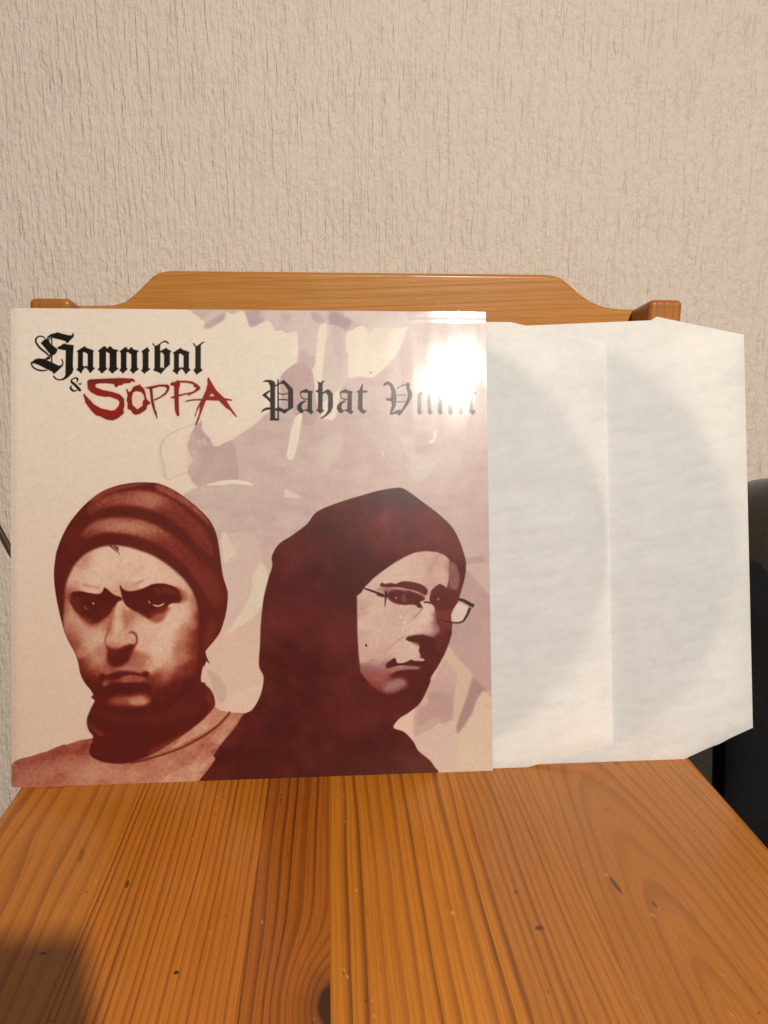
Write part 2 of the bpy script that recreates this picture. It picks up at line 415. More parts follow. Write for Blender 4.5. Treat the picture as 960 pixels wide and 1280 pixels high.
def paint_cover():
    img = np.zeros((PH, PW, 3))
    def put(m, c, a=1.0):
        b = box(m)
        if b is None: return
        m = (m[b] * a)[..., None]; img[b] = img[b] * (1 - m) + (c[b] if isinstance(c, np.ndarray) and c.ndim == 3 else np.asarray(c)) * m
    n_big, n_mid, n_fine = noise(22, seed=1), noise(6, seed=2), noise(1.0, seed=3)
    n_drip = noise(9, 1.6, .35, seed=4)
    # ---- paper: cream, warmer and pinker towards the bottom left
    gx = np.clip((PXX - 14) / 600, 0, 1); gy = np.clip((PYY - 385) / 590, 0, 1)
    cream = C(230, 215, 196); warm = C(217, 189, 167); pale = C(227, 216, 195)
    k = np.clip(gy * 1.25 - .12, 0, 1)[..., None]
    img[:] = cream * (1 - k) + warm * k
    k = np.exp(-((PXX - 340) / 90) ** 2 - ((PYY - 450) / 70) ** 2)[..., None]; img = img * (1 - .7 * k) + pale * .7 * k
    lav = C(196, 172, 163); lav2 = C(180, 154, 149); lpale = C(206, 184, 172); pinkc = C(214, 184, 164)
    # ---- large lavender washes
    big = mask(cR1([(262, 655), (300, 700), (330, 746), (380, 728), (430, 700), (520, 640), (600, 572), (668, 520), (670, 385), (720, 332), (770, 305), (812, 322), (838, 365), (850, 470), (868, 560), (905, 600), (960, 590), (1000, 400), (1120, 385), (1160, 380), (1220, 330), (1290, 240), (1340, 120), (1420, 60), (1800, 20), (1800, 1500), (1500, 1800), (700, 1900), (300, 1500), (150, 1050), (250, 950), (210, 925), (190, 870), (215, 800), (185, 740), (205, 690), (225, 640), (258, 622)]), True, 4)
    edge = .55 * big + .45 * blur(big, 1.6)
    put(edge, lav)
    wash = np.clip(.5 + .28 * n_big + .16 * n_mid, 0, 1)
    put(edge * wash, C(207, 185, 174), .7)
    put(edge * np.clip(n_drip * .5, 0, 1), lav2, .35)
    put(edge * np.clip((PXX - 470) / 130, 0, 1) * np.clip((PYY - 560) / 90, 0, 1), C(188, 162, 157), .5)
    # broken left lobe beside the beanie
    lobe = mask(cR1([(190, 735), (200, 690), (222, 640), (260, 605), (262, 660), (300, 700), (326, 745), (420, 720), (450, 850), (430, 930), (280, 940), (240, 955), (210, 915), (190, 860), (225, 810), (200, 790)]))
    put(lobe, C(180, 150, 144), .55)
    put(blur(mask(cR1([(190, 690), (240, 690), (235, 880), (195, 880)])), 2.5), C(205, 180, 168), .5)
    for (x, y, r) in ((245, 722, 14), (276, 725, 14), (268, 708, 10), (222, 770, 9)):
        put(blur(mask(cR1([(x - r, y), (x, y - r), (x + r, y), (x, y + r)])), .6), C(210, 188, 172), .7)
    # top washes
    top = mask(cR1([(235, -40), (245, 70), (275, 90), (270, 118), (292, 130), (330, 110), (372, 82), (385, 45), (420, 55), (470, 40), (492, 72), (505, 112), (525, 122), (560, 105), (600, 86), (622, 108), (645, 140), (680, 140), (705, 155), (752, 150), (762, 250), (755, 300), (790, 330), (845, 330), (860, 170), (872, 120), (908, 108), (920, 160), (890, 250), (880, 400), (870, 480), (885, 520), (1010, 400), (1022, 240), (1020, 160), (1090, 118), (1140, 150), (1170, 130), (1290, 130), (1420, 80), (1500, -40)]), True, 4)
    put(top, C(204, 184, 176), .85)
    put(top * np.clip(.2 + n_mid * .5, 0, 1), C(188, 163, 161), .6)
    for pts in ([(480, 0), (490, 60), (508, 112), (528, 120), (585, 88), (560, 60), (550, 0)], [(268, 118), (292, 130), (370, 85), (380, 50), (330, 70)], [(930, 0), (930, 120), (985, 150), (1010, 110), (1040, 90), (990, 55), (960, 0)], [(840, 90), (900, 100), (880, 60), (830, 40)]):
        put(blur(mask(cR1(pts)), 1.2), C(172, 150, 154), .6)
    put(blur(mask(cR2([(80, 60), (120, 50), (170, 75), (205, 95), (180, 135), (150, 152), (115, 140), (90, 110)])), 1.8), C(160, 137, 142), .75)
    # drip between the cream windows
    put(mask(cR2([(70, 120), (160, 130), (178, 200), (188, 300), (180, 400), (120, 440), (60, 400), (58, 280)])), C(206, 188, 176), .75)
    put(blur(mask(cR2([(100, 130), (150, 140), (165, 300), (130, 330)])), 2), C(188, 165, 160), .4)
    for pts in ([(28, 165), (50, 120), (75, 130), (66, 220), (60, 300), (48, 398), (26, 392), (36, 260)], [(178, 152), (210, 140), (262, 118), (300, 150), (330, 128), (400, 175), (440, 215), (415, 275), (352, 338), (310, 382), (250, 374), (196, 388), (186, 300), (190, 270), (176, 235)]):
        put(blur(mask(cR2(pts)), .5), C(227, 214, 194), .95)
    put(blur(mask(cR2([(270, 120), (420, 80), (440, 200), (330, 260), (290, 200)])), 5), C(218, 203, 182), .6)
    put(mask(cR2([(300, 360), (306, 354), (312, 360), (306, 367)])), C(150, 130, 120), .8)
    # purple head-like wash behind the first title letters
    put(mask(cR1([(668, 450), (670, 385), (722, 330), (770, 304), (812, 322), (838, 365), (850, 470), (866, 580), (830, 640), (760, 600), (735, 560), (690, 540)])), C(184, 152, 150), .6)
    # pale scratches, chips and arcs
    white = C(228, 217, 194)
    put(mask(cR1([(748, 592), (782, 575), (776, 640), (762, 720), (738, 806), (704, 798), (716, 720), (728, 650)])), white, .95)
    put(mask(cR1([(283, 945), (350, 924), (430, 917), (500, 928), (527, 945), (480, 944), (430, 938), (350, 945)])), white, .95)
    put(blur(mask(cM([(335, 435), (350, 430), (420, 465), (455, 485), (440, 500), (340, 490)]), ), .5), C(214, 199, 180), .7)
    put(blur(mask(cM([(620, 60), (690, 20), (770, 40), (765, 130), (710, 200), (655, 305), (625, 290), (590, 190), (590, 100)])), 2), C(206, 188, 174), .75)
    put(blur(mask(cR2([(455, 700), (520, 690), (545, 790), (610, 800), (630, 850), (600, 890), (540, 935), (505, 830)], ), False), .8), C(212, 200, 186), .55)
    put(mask(cR2([(635, 655), (650, 690), (632, 725), (610, 730), (612, 712), (632, 705)])), C(226, 214, 196), .85)
    put(mask(cR2([(360, 765), (372, 770), (382, 805), (372, 808)])), C(222, 208, 190), .6)
    put(mask(c4([(278, 75), (320, 92), (320, 102), (280, 98)]), False), C(222, 206, 186), .6)
    put(mask(c4([(640, 0), (730, 0), (725, 25), (685, 55), (665, 50)]), False), C(206, 196, 186), .5)
    # thin outline of the torn cream patch by the beanie
    put(stroke(cR1([(232, 625), (180, 640), (122, 662), (62, 705), (45, 760), (62, 830), (75, 912), (130, 895), (184, 880), (205, 915), (222, 945)]), [2, 1.2, 1.6, 1.0, 2.4, 1.6, 2.2, 1.2, 1.6, 1.6, 1]), C(200, 182, 166), .8)
    put(blur(stroke(cR1([(62, 705), (42, 770), (58, 850), (70, 900)]), 3.5), 1.2), C(206, 188, 170), .7)
    # ---- shapes between and beside the two heads
    sb0 = lambda pts, sm_=True: blur(mask(pts, True, 3), .8)
    low = np.clip((PYY - 640) / 160, 0, 1)
    put(mask(c4([(60, 100), (250, 250), (240, 640), (215, 700), (150, 750), (60, 800), (20, 560)]), False) * low, C(214, 180, 158), .75)
    put(sb0(cK([(175, 458), (332, 455), (378, 610), (340, 680), (300, 780), (190, 960), (120, 900), (160, 480)], ), False), C(208, 184, 170), .8)
    put(sb0(cK([(162, 455), (184, 455), (205, 500), (240, 560), (205, 590), (180, 620), (165, 560)], ), False), C(219, 203, 182), .9)
    put(sb0(cK([(372, 612), (410, 692), (400, 770), (352, 880), (250, 960), (160, 1012), (190, 985), (260, 880), (305, 800), (325, 740), (325, 690)])), C(218, 202, 180), .95)
    put(blur(mask(c4([(45, 600), (100, 560), (210, 470), (205, 600), (216, 650), (205, 700), (150, 745), (110, 740), (80, 660)])), 3), C(214, 185, 164), .6)
    put(mask(c4([(48, 620), (70, 625), (100, 660), (105, 700), (90, 715), (70, 690), (60, 650)])), C(192, 160, 146), .65)
    put(mask(c4([(98, 715), (120, 690), (200, 660), (216, 645), (210, 690), (185, 735), (155, 748), (110, 738)])), C(218, 192, 168), .7)
    # right of the hood
    sb = lambda pts, sm_=True: blur(mask(pts, True, 3) if not sm_ else mask(pts), .9)
    put(sb(cL([(225, -40), (460, -40), (460, 760), (330, 830), (230, 930), (100, 800), (120, 600), (195, 420)], ), False), C(180, 148, 143), .8)
    put(sb(cL([(290, -60), (460, -60), (460, 130), (330, -10)], ), False), C(206, 190, 178), .55)
    put(sb(cL([(150, 470), (180, 470), (246, 590), (245, 640), (220, 680), (80, 680), (90, 600)])), C(204, 172, 158), .7)
    put(sb(cL([(80, 620), (240, 640), (225, 800), (150, 870), (0, 960), (0, 780)], ), False), C(194, 160, 150), .8)
    put(blur(mask(cL([(90, 690), (200, 710), (225, 820), (100, 850), (20, 900), (20, 800)])), 2), C(178, 143, 138), .6)
    put(mask(cL([(20, 740), (60, 715), (75, 750), (45, 780)])), C(208, 178, 162), .7)
    put(sb(cL([(0, 960), (120, 905), (250, 850), (262, 950), (275, 1160), (120, 1170), (0, 1010)], ), False), C(208, 182, 166), .95)
    put(sb(cL([(185, 425), (205, 425), (262, 500), (345, 602), (320, 690), (280, 800), (250, 905), (262, 1000), (225, 900), (235, 690), (250, 600), (215, 540), (170, 470)], ), False), C(211, 184, 160), .8)
    put(sb(cL([(400, 690), (412, 684), (462, 735), (470, 1170), (268, 1170), (258, 960), (262, 935), (335, 825), (360, 750)], ), False), C(212, 188, 164), .95)
    put(sb(cL([(345, 610), (455, 715), (455, 722), (404, 684), (360, 745), (330, 830), (262, 932), (245, 920), (255, 860), (300, 740), (330, 640)])), C(166, 132, 128), .85)
    put(stroke(cL([(360, 750), (410, 770), (455, 790)]), .8), C(180, 150, 130), .5)
    # splashed drips over everything
    put(np.clip(n_mid * .35, 0, 1) * edge, C(214, 192, 178), .3)

    # ---- duotone ramps
    stops = [(0, C(80, 21, 15)), (.12, C(95, 28, 19)), (.3, C(124, 46, 32)), (.5, C(164, 92, 72)), (.7, C(188, 132, 106)), (.85, C(210, 166, 140)), (1, C(222, 188, 164))]
    # ---- man on the left: sweater, collar
    sh = mask(cE([(-20, 310), (12, 288), (30, 272), (50, 263), (90, 254), (130, 240), (145, 238), (180, 222), (214, 209), (220, 212), (270, 195), (322, 186), (500, 200), (700, 120), (770, 60), (792, 80), (815, 88), (835, 92), (890, 95), (1000, 60), (1000, 420), (-20, 420)], ), False)
    Ts = .57 + .03 * n_mid + .018 * n_fine
    Ts = Ts + .08 * blur(mask(cE([(300, 280), (500, 300), (760, 240), (800, 400), (250, 400)])), 8)
    Ts = Ts - .18 * blur(mask(cE([(12, 300), (50, 266), (220, 214), (322, 190), (320, 260), (200, 262), (90, 300), (20, 320)])), 5)
    Ts = Ts + .14 * mask(cS([(560, 190), (610, 130), (660, 175), (700, 190), (620, 270), (480, 350), (280, 450), (330, 390), (420, 290), (520, 225)]))
    Ts = Ts + .1 * mask(cS([(720, 190), (800, 195), (760, 250), (640, 420), (560, 480), (600, 530), (520, 600), (430, 720), (180, 710), (260, 640), (440, 560), (520, 430), (690, 240)], ), False)
    Ts = Ts - .07 * blur(mask(cS([(480, 430), (620, 410), (590, 500), (500, 560), (380, 580), (300, 560)])), 2)
    put(sh, ramp(Ts, stops))
    put(stroke(cS([(712, 176), (680, 220), (610, 290), (520, 355), (430, 405), (330, 455), (200, 500), (60, 540), (-40, 560)]), [2, 3, 3, 3.4, 3.4, 3, 3, 3.5, 4]), C(112, 40, 26), .85)
    put(blur(stroke(cS([(640, 430), (560, 420), (500, 425)]), 1), .5), C(120, 55, 42), .5)
    # collar
    col = mask(cE([(345, 20), (328, 48), (312, 78), (298, 118), (304, 155), (322, 184), (308, 225), (312, 252), (340, 270), (380, 281), (440, 283), (500, 266), (560, 240), (640, 190), (690, 155), (735, 118), (775, 72), (778, 45), (768, 15), (745, -10), (700, -20)]), True)
    Tc = .05 + .3 * blur(mask(cJ([(605, 240), (625, 260), (680, 320), (740, 350), (690, 350), (640, 300)])), 1.5)
    Tc = Tc + .22 * blur(mask(cS([(310, 190), (380, 130), (480, 50), (470, 80), (380, 160)])), 1.2) + .2 * blur(mask(cS([(540, 0), (570, 40), (590, 110), (560, 130), (530, 60)])), 2)
    Tc = Tc + .2 * blur(mask(cS([(100, 470), (300, 370), (480, 260), (580, 130), (590, 140), (500, 270), (330, 390), (150, 490)])), 1.5)
    put(blur(col, .5), ramp(Tc + .01 * n_fine, stops))
    # ---- head silhouette and beanie
    sil = mask(c3([(362, 885), (345, 850), (318, 815), (303, 782), (296, 745), (282, 705), (262, 668), (243, 625), (228, 570), (214, 505), (206, 450), (204, 400), (210, 345), (216, 318), (238, 262), (268, 210), (318, 152), (372, 108), (432, 82), (500, 69), (562, 68), (602, 74), (652, 96), (702, 130), (752, 172), (788, 212), (810, 255), (821, 300), (829, 360), (838, 420), (851, 462), (856, 490), (852, 545), (840, 595), (822, 640), (780, 692), (772, 705), (776, 735), (762, 765), (757, 815), (780, 850), (700, 960), (400, 960)]), True, 4)
    Tb = .1 + .0 * PXX
    def band(pts, val, b=1.6):
        nonlocal Tb
        m = blur(mask(cA(pts)), b); Tb = Tb * (1 - m) + m * val
    sheen = lambda x, y, sx, sy: np.exp(-((PXX - 60 - x / 4) / (sx / 4)) ** 2 - ((PYY - 595 - y / 4) / (sy / 4)) ** 2)
    band([(200, 150), (300, 90), (400, 72), (480, 70), (560, 88), (640, 130), (720, 200), (800, 290), (830, 400), (760, 350), (700, 285), (610, 215), (520, 172), (400, 148), (280, 160), (215, 190)], .27 + .28 * sheen(500, 115, 120, 60) + .13 * sheen(320, 115, 90, 40) + .022 * n_fine)
    band([(165, 290), (220, 232), (290, 206), (400, 203), (500, 226), (600, 278), (690, 350), (770, 440), (840, 560), (860, 660), (800, 600), (730, 500), (650, 412), (560, 345), (460, 306), (360, 286), (270, 285), (190, 308)], .28 + .34 * sheen(345, 245, 130, 45) + .2 * sheen(500, 262, 130, 50) + .022 * n_fine)
    band([(540, 40), (600, 52), (680, 100), (740, 150), (800, 220), (820, 260), (760, 200), (680, 140), (600, 95), (550, 70)], .42 + .022 * n_fine, 1.2)
    band([(200, 110), (300, 62), (430, 36), (520, 34), (440, 48), (320, 78), (230, 125)], .36, 1)
    band([(760, 420), (830, 480), (870, 560), (880, 640), (830, 640), (790, 540)], .2, 4)
    put(sil, ramp(Tb + .015 * n_mid, stops))
    # lower part of the head right side: ear warmth
    ear = blur(mask(c3([(790, 580), (815, 600), (800, 660), (775, 690), (765, 650)])), 2); put(ear * sil, C(120, 45, 30), .55)
    put(mask(c3([(772, 700), (776, 720), (790, 750), (776, 738), (768, 762), (764, 740)], ), False), C(80, 26, 18))
    # face
    face = mask(c3([(243, 520), (244, 480), (252, 440), (266, 405), (288, 368), (325, 333), (372, 312), (420, 304), (472, 308), (522, 322), (582, 346), (642, 386), (692, 432), (726, 482), (742, 530), (748, 590), (748, 660), (742, 720), (735, 780), (720, 850), (640, 915), (560, 935), (450, 940), (390, 910), (345, 850), (318, 815), (303, 782), (296, 745), (282, 705), (262, 668), (243, 625), (240, 570)]), True, 4)
    tp = []
    def tones(c, lst):
        for x, y, v in lst: tp.append((*c([(x, y)])[0], v))
    tones(cD, [(30, 90, .3), (60, 130, .38), (100, 150, .7), (150, 100, .85), (120, 60, .8), (60, 60, .6), (200, 60, .85), (150, 220, .5), (190, 195, .8), (225, 165, .62), (120, 280, .15), (180, 270, .35), (160, 340, .08), (200, 380, .06), (90, 220, .22), (450, 100, .94), (520, 120, .97), (600, 100, .94), (650, 60, .92), (550, 200, .9), (490, 230, .85), (450, 210, .6), (600, 240, .76), (680, 180, .6), (700, 110, .62), (740, 140, .34), (785, 120, .14), (720, 240, .24), (650, 280, .36), (580, 290, .5), (540, 310, .36), (700, 330, .05), (620, 370, .05), (560, 400, .08), (540, 460, .05), (790, 60, .15), (850, 80, .2), (230, 420, .1), (180, 420, .04), (420, 225, .55), (400, 200, .5), (250, 230, .4), (220, 240, .55), (520, 370, .14), (510, 330, .28), (600, 480, .02), (400, 500, .02), (250, 500, .02), (700, 420, .03), (130, 330, .04), (640, 330, .15)])
    tones(cB, [(200, 200, .85), (150, 280, .8), (110, 380, .55), (400, 150, .97), (560, 120, .98), (800, 150, .98), (300, 250, .95), (560, 260, .95), (250, 110, .75), (110, 520, .75), (110, 600, .8), (60, 560, .15), (85, 440, .3), (160, 640, .8), (250, 740, .75), (100, 720, .6), (400, 760, .8), (470, 720, .62), (540, 640, .62), (620, 560, .93), (640, 700, .97), (640, 520, .9), (700, 640, .6), (760, 700, .78), (820, 760, .9), (600, 400, .85), (650, 400, .8)])
    tones(cC, [(300, 100, .98), (450, 180, .97), (560, 250, .92), (600, 340, .8), (640, 300, .88), (650, 420, .85), (560, 440, .95), (600, 520, .9), (500, 560, .95), (640, 560, .62), (700, 520, .22), (690, 420, .3), (680, 350, .35), (560, 640, .62), (640, 660, .38), (720, 640, .12), (540, 720, .55), (420, 620, .95), (300, 640, .95), (640, 230, .7), (540, 130, .8), (420, 60, .9), (380, 760, .9), (260, 700, .85), (100, 600, .8), (620, 740, .3), (760, 560, .08)])
    Tf = blur(rbf(tp, 5.5), 1.5)
    fm = blur(face, 1.1) * (sil > .02)
    # sharp features painted into the tone field
    def feat(m, v, a=1.0):
        nonlocal Tf
        m = np.clip(m * a, 0, 1); Tf = Tf * (1 - m) + v * m
    feat(blur(mask(cB([(270, 310), (340, 325), (450, 345), (420, 360), (330, 345), (280, 335)])), 1.2), .62, .8)
    feat(blur(mask(cB([(760, 320), (820, 290), (885, 268), (860, 300), (800, 330)])), 1.2), .62, .8)
    feat(blur(stroke(cB([(190, 190), (240, 150), (300, 125)]), 4), 2), .7, .4)
    feat(blur(mask(cB([(190, 560), (260, 660), (330, 745), (420, 735), (500, 660), (560, 620), (500, 500), (250, 500)])), 2.4), .42, .75)
    eyeL = mask(cB([(150, 425), (170, 398), (215, 388), (270, 390), (345, 405), (430, 416), (470, 390), (488, 350), (520, 368), (560, 405), (605, 432), (650, 445), (665, 478), (625, 492), (590, 550), (560, 600), (490, 655), (420, 700), (350, 706), (290, 670), (225, 615), (180, 560), (148, 500)]))
    lowl = np.clip((PYY - 752) / 18, 0, 1)
    feat(blur(eyeL, .5) * (1 - lowl) + blur(eyeL, 1.8) * lowl, .04 + .10 * blur(mask(cB([(150, 470), (220, 440), (260, 560), (330, 640), (420, 670), (340, 700), (240, 640), (160, 540)])), 1.5) + .05 * blur(mask(cB([(420, 560), (540, 500), (560, 580), (460, 650)])), 2))
    feat(blur(mask(cB([(215, 600), (270, 640), (330, 668), (390, 672), (350, 700), (280, 672)])), .8), .24, .8)
    feat(blur(mask(cB([(270, 500), (340, 480), (400, 520), (390, 580), (320, 600), (275, 560)])), 1), .02, .7)
    feat(blur(stroke(cB([(210, 470), (300, 450), (400, 470)]), [.8, 1.2, .8]), .6), .2, .7)
    feat(blur(mask(cB([(140, 430), (165, 415), (160, 520), (140, 500)])), 1.2), .25, .8)
    feat(blur(stroke(cB([(230, 630), (280, 670), (340, 690)]), [1, 2, 1]), .6), .42, .8)
    feat(blur(stroke(cB([(285, 530), (300, 555), (318, 575)]), [1, 2, 1.2]), .4), .45, .9)
    feat(blur(mask(cB([(366, 505), (378, 500), (390, 512), (378, 522)])), .3), .8)
    feat(blur(mask(cB([(355, 520), (368, 535), (385, 545), (360, 545)])), .3), .0)
    # right eye
    feat(blur(mask(cC([(270, 500), (330, 560), (400, 555), (440, 500), (470, 440), (400, 440), (300, 470)])), 1.4), .42, .85)
    feat(blur(mask(cC([(520, 290), (580, 310), (605, 360), (570, 400), (520, 350)])), 2), .42, .8)
    eyeR = mask(cC([(66, 262), (92, 292), (130, 310), (200, 304), (262, 284), (325, 256), (400, 248), (470, 262), (525, 288), (548, 330), (560, 375), (540, 402), (495, 405), (455, 425), (440, 460), (400, 485), (350, 495), (310, 525), (270, 515), (215, 482), (160, 455), (118, 425), (92, 380), (76, 320)]))
    soft = np.clip((PXX - 212) / 14, 0, 1) + np.clip((PYY - 758) / 12, 0, 1); soft = np.clip(soft, 0, 1)
    feat(blur(eyeR, .5) * (1 - soft) + blur(eyeR, 1.8) * soft, .04 + .12 * blur(mask(cC([(330, 290), (420, 275), (500, 300), (520, 340), (440, 330), (360, 335)])), 1.5) + .16 * blur(mask(cC([(330, 470), (420, 440), (470, 430), (420, 500), (340, 520), (280, 500)])), 1.5))
    feat(blur(stroke(cC([(300, 380), (360, 350), (440, 355), (520, 385)]), [1, 1.6, 1.6, 1]), .5), .01, .9)
    feat(blur(stroke(cC([(330, 418), (365, 430), (400, 422), (425, 405)]), [1, 2.2, 1.8, .8]), .3), .92, .95)
    feat(blur(stroke(cC([(295, 385), (303, 400), (312, 410)]), [.8, 1.8, .8]), .3), .75)
    feat(blur(stroke(cC([(440, 395), (500, 400), (550, 398)]), 1.2), .4), .02)
    # nose
    feat(blur(mask(cB([(540, 640), (560, 570), (600, 520), (620, 492), (598, 560), (575, 640), (560, 720), (545, 790), (515, 790), (530, 700)])), .9), .5, .8)
    feat(blur(mask(cB([(676, 490), (690, 560), (720, 600), (790, 630), (740, 720), (700, 780), (672, 700), (668, 600)])), 1.6), .58, .7)
    feat(blur(stroke(cD([(255, 40), (240, 80), (240, 108), (252, 128)]), [3, 2, 2, 2]), .8), .42, .8)
    feat(blur(mask(cD([(244, 118), (268, 134), (308, 140), (345, 128), (378, 112), (412, 118), (402, 140), (388, 165), (372, 205), (335, 236), (292, 240), (258, 225), (248, 185), (252, 150)])), 1.5), .10, .95)
    feat(blur(stroke(cD([(372, 50), (392, 44), (412, 58), (420, 84), (416, 108), (402, 124), (380, 126)]), [1.2, 2.6, 3, 2.6, 2.2, 1.8, 1]), .9), .16, .85)
    feat(blur(mask(cD([(386, 84), (400, 78), (408, 96), (402, 112), (390, 108)])), .5), .78)
    # mouth
    feat(blur(mask(cD([(300, 250), (380, 236), (440, 258), (400, 262), (340, 262)])), .8), .62, .7)
    feat(blur(mask(cD([(200, 318), (205, 292), (225, 278), (245, 290), (288, 276), (338, 268), (395, 270), (440, 280), (462, 268), (486, 272), (490, 290), (475, 304), (440, 298), (385, 290), (345, 298), (310, 314), (270, 320), (236, 314), (210, 330)])), 1.0), .06, .95)
    feat(blur(mask(cD([(335, 318), (370, 300), (400, 300), (450, 302), (475, 322), (440, 330), (380, 328)])), 1.0), .42)
    feat(blur(mask(cD([(222, 335), (240, 322), (262, 330), (248, 355), (230, 355)])), 1.2), .42)
    feat(blur(mask(cD([(215, 372), (270, 345), (330, 334), (420, 334), (490, 340), (500, 378), (430, 388), (350, 382), (280, 402), (225, 412)])), 1.1), .04)
    feat(blur(mask(cD([(256, 436), (295, 414), (345, 406), (430, 400), (485, 410), (505, 438), (480, 460), (430, 470), (360, 466), (300, 462), (264, 452)])), 2.2), .42)
    feat(blur(mask(cD([(380, 425), (430, 415), (480, 430), (470, 455), (420, 462), (385, 455)])), 1.8), .74, .85)
    put(fm, ramp(Tf + .014 * n_fine + .015 * n_mid, stops))
    # hair wisps under the rim
    for pts in ([(310, 345), (330, 362), (345, 380)], [(330, 345), (345, 365), (360, 394)], [(345, 350), (352, 362), (356, 372)]):
        put(stroke(cA(pts), [2.4, 1.6, .4]), C(92, 34, 24), .9)
    # ---- hooded man
    hood = mask(c4([(-30, 1010), (20, 955), (70, 890), (68, 876), (86, 846), (132, 790), (156, 753), (184, 736), (208, 692), (217, 640), (203, 605), (206, 540), (208, 480), (216, 405), (230, 345), (242, 306), (241, 276), (262, 240), (300, 215), (346, 180), (374, 145), (430, 120), (500, 98), (562, 81), (612, 73), (640, 78), (692, 115), (742, 153), (780, 190), (800, 225), (814, 262), (823, 300), (819, 345), (806, 392), (792, 440), (784, 470), (778, 515), (762, 565), (738, 612), (718, 640), (717, 656), (690, 714), (656, 745), (626, 764), (608, 786), (612, 796), (640, 806), (668, 836), (682, 862), (716, 890), (732, 912), (744, 930), (760, 1010)], ), True, 4)
    hs = [(0, C(74, 20, 15)), (.3, C(110, 40, 35)), (.55, C(148, 102, 97)), (.75, C(198, 162, 148)), (1, C(220, 196, 178))]
    Th = .13 + .05 * n_big + .03 * n_mid + .012 * n_fine
    Th = Th + .1 * blur(mask(c4([(500, 150), (640, 110), (760, 200), (800, 300), (690, 240), (560, 280)])), 10) - .06 * np.clip((PYY - 830) / 100, 0, 1)  # lighter upper right: gloss sheen put into the tone
    put(blur(hood, .3), ramp(Th, hs))
    put(blur(mask(c4([(560, 60), (640, 70), (700, 120), (640, 130), (520, 130)])), 6) * hood, C(62, 40, 44), .6)  # grey-purple gloss on the hood top, painted into the print
    # face of the hooded man
    f2 = mask(cF([(84, 330), (112, 308), (128, 280), (190, 216), (250, 170), (322, 120), (392, 80), (452, 56), (520, 47), (590, 54), (640, 74), (670, 106), (712, 132), (738, 215), (726, 330), (700, 470), (684, 510), (684, 570), (664, 640), (640, 700), (600, 760), (552, 850), (500, 930), (400, 990), (250, 960), (180, 905), (108, 810), (96, 690), (88, 560), (86, 430)], ), False)
    tp2 = []
    for x, y, v in [(150, 300, .85), (250, 200, .88), (400, 100, .86), (500, 90, .8), (560, 130, .72), (600, 180, .8), (640, 110, .75), (450, 180, .85), (350, 180, .9), (560, 230, .74), (640, 220, .8), (690, 150, .52), (700, 260, .42), (690, 400, .28), (650, 470, .34), (640, 560, .3), (600, 480, .5), (560, 440, .88), (500, 450, .95), (450, 560, .9), (530, 560, .8), (590, 560, .6), (560, 600, .55), (200, 420, .88), (150, 500, .88), (250, 450, .84), (320, 560, .84), (200, 600, .86), (110, 400, .75), (110, 600, .78), (380, 540, .88), (330, 460, .8), (430, 430, .82)]:
        tp2.append((*cF([(x, y)])[0], v))
    for x, y, v in [(150, 80, .82), (250, 60, .85), (120, 200, .78), (200, 220, .76), (320, 140, .84), (250, 160, .75), (180, 270, .58), (250, 280, .6), (120, 300, .5), (160, 340, .34), (220, 330, .4), (200, 390, .22), (280, 340, .3), (420, 160, .88), (380, 210, .85), (560, 130, .1), (560, 200, .08), (600, 100, .2), (500, 320, .1), (450, 350, .12), (480, 420, .04), (300, 470, .03), (200, 460, .02), (420, 320, .18), (540, 280, .08)]:
        tp2.append((*cG([(x, y)])[0], v))
    T2 = blur(rbf(tp2, 5.0), 1.0)
    def feat2(m, v, a=1.0):
        nonlocal T2
        m = np.clip(m * a, 0, 1); T2 = T2 * (1 - m) + v * m
    # shaded far side of the face
    feat2(mask(cF([(668, 108), (690, 110), (716, 130), (745, 215), (730, 335), (712, 400), (690, 440), (690, 620), (640, 700), (610, 640), (618, 570), (600, 520), (585, 470), (572, 400), (545, 372), (548, 330), (562, 300), (600, 258), (628, 264), (648, 285), (662, 240), (672, 160)]), True), .27, .95)
    feat2(blur(mask(cF([(672, 112), (712, 132), (735, 215), (715, 290), (672, 280), (668, 180)])), 1), .5, .9)
    feat2(blur(mask(cF([(560, 292), (602, 262), (632, 268), (660, 290), (720, 300), (715, 340), (690, 400), (670, 430), (600, 430), (575, 395), (545, 370), (548, 330)])), .6), .16)
    feat2(blur(mask(cF([(560, 430), (690, 420), (680, 520), (610, 520)])), 2.0), .36, .6)
    # brow, eye and lid
    feat2(blur(mask(cF([(230, 266), (240, 246), (262, 254), (300, 248), (330, 254), (376, 238), (440, 244), (496, 262), (530, 292), (522, 325), (500, 318), (460, 300), (410, 288), (340, 276), (290, 276), (250, 274)])), .35), .17)
    feat2(blur(mask(cF([(250, 285), (330, 284), (420, 296), (500, 325), (520, 350), (480, 372), (400, 384), (330, 378), (280, 350)])), .8), .30, .8)
    feat2(blur(mask(cF([(282, 315), (320, 296), (372, 302), (402, 322), (412, 380), (380, 385), (330, 375), (296, 350)])), .5), .12)
    feat2(blur(mask(cF([(372, 318), (392, 330), (400, 368), (378, 372), (360, 350)])), .6), .42, .8)
    feat2(blur(mask(cF([(402, 300), (480, 330), (510, 350), (490, 372), (495, 405), (470, 395), (440, 385), (408, 378)])), .5), .13)
    feat2(blur(mask(cF([(205, 290), (245, 275), (330, 286), (300, 298), (270, 310), (230, 305)])), .8), .6, .8)
    feat2(blur(mask(cF([(326, 340), (334, 335), (340, 345), (332, 352)])), .3), .7)
    feat2(blur(mask(cF([(590, 355), (604, 342), (606, 350), (594, 360)])), .3), .7)
    feat2(mask(cF([(512, 338), (534, 330), (546, 366), (520, 370)]), False), .78)
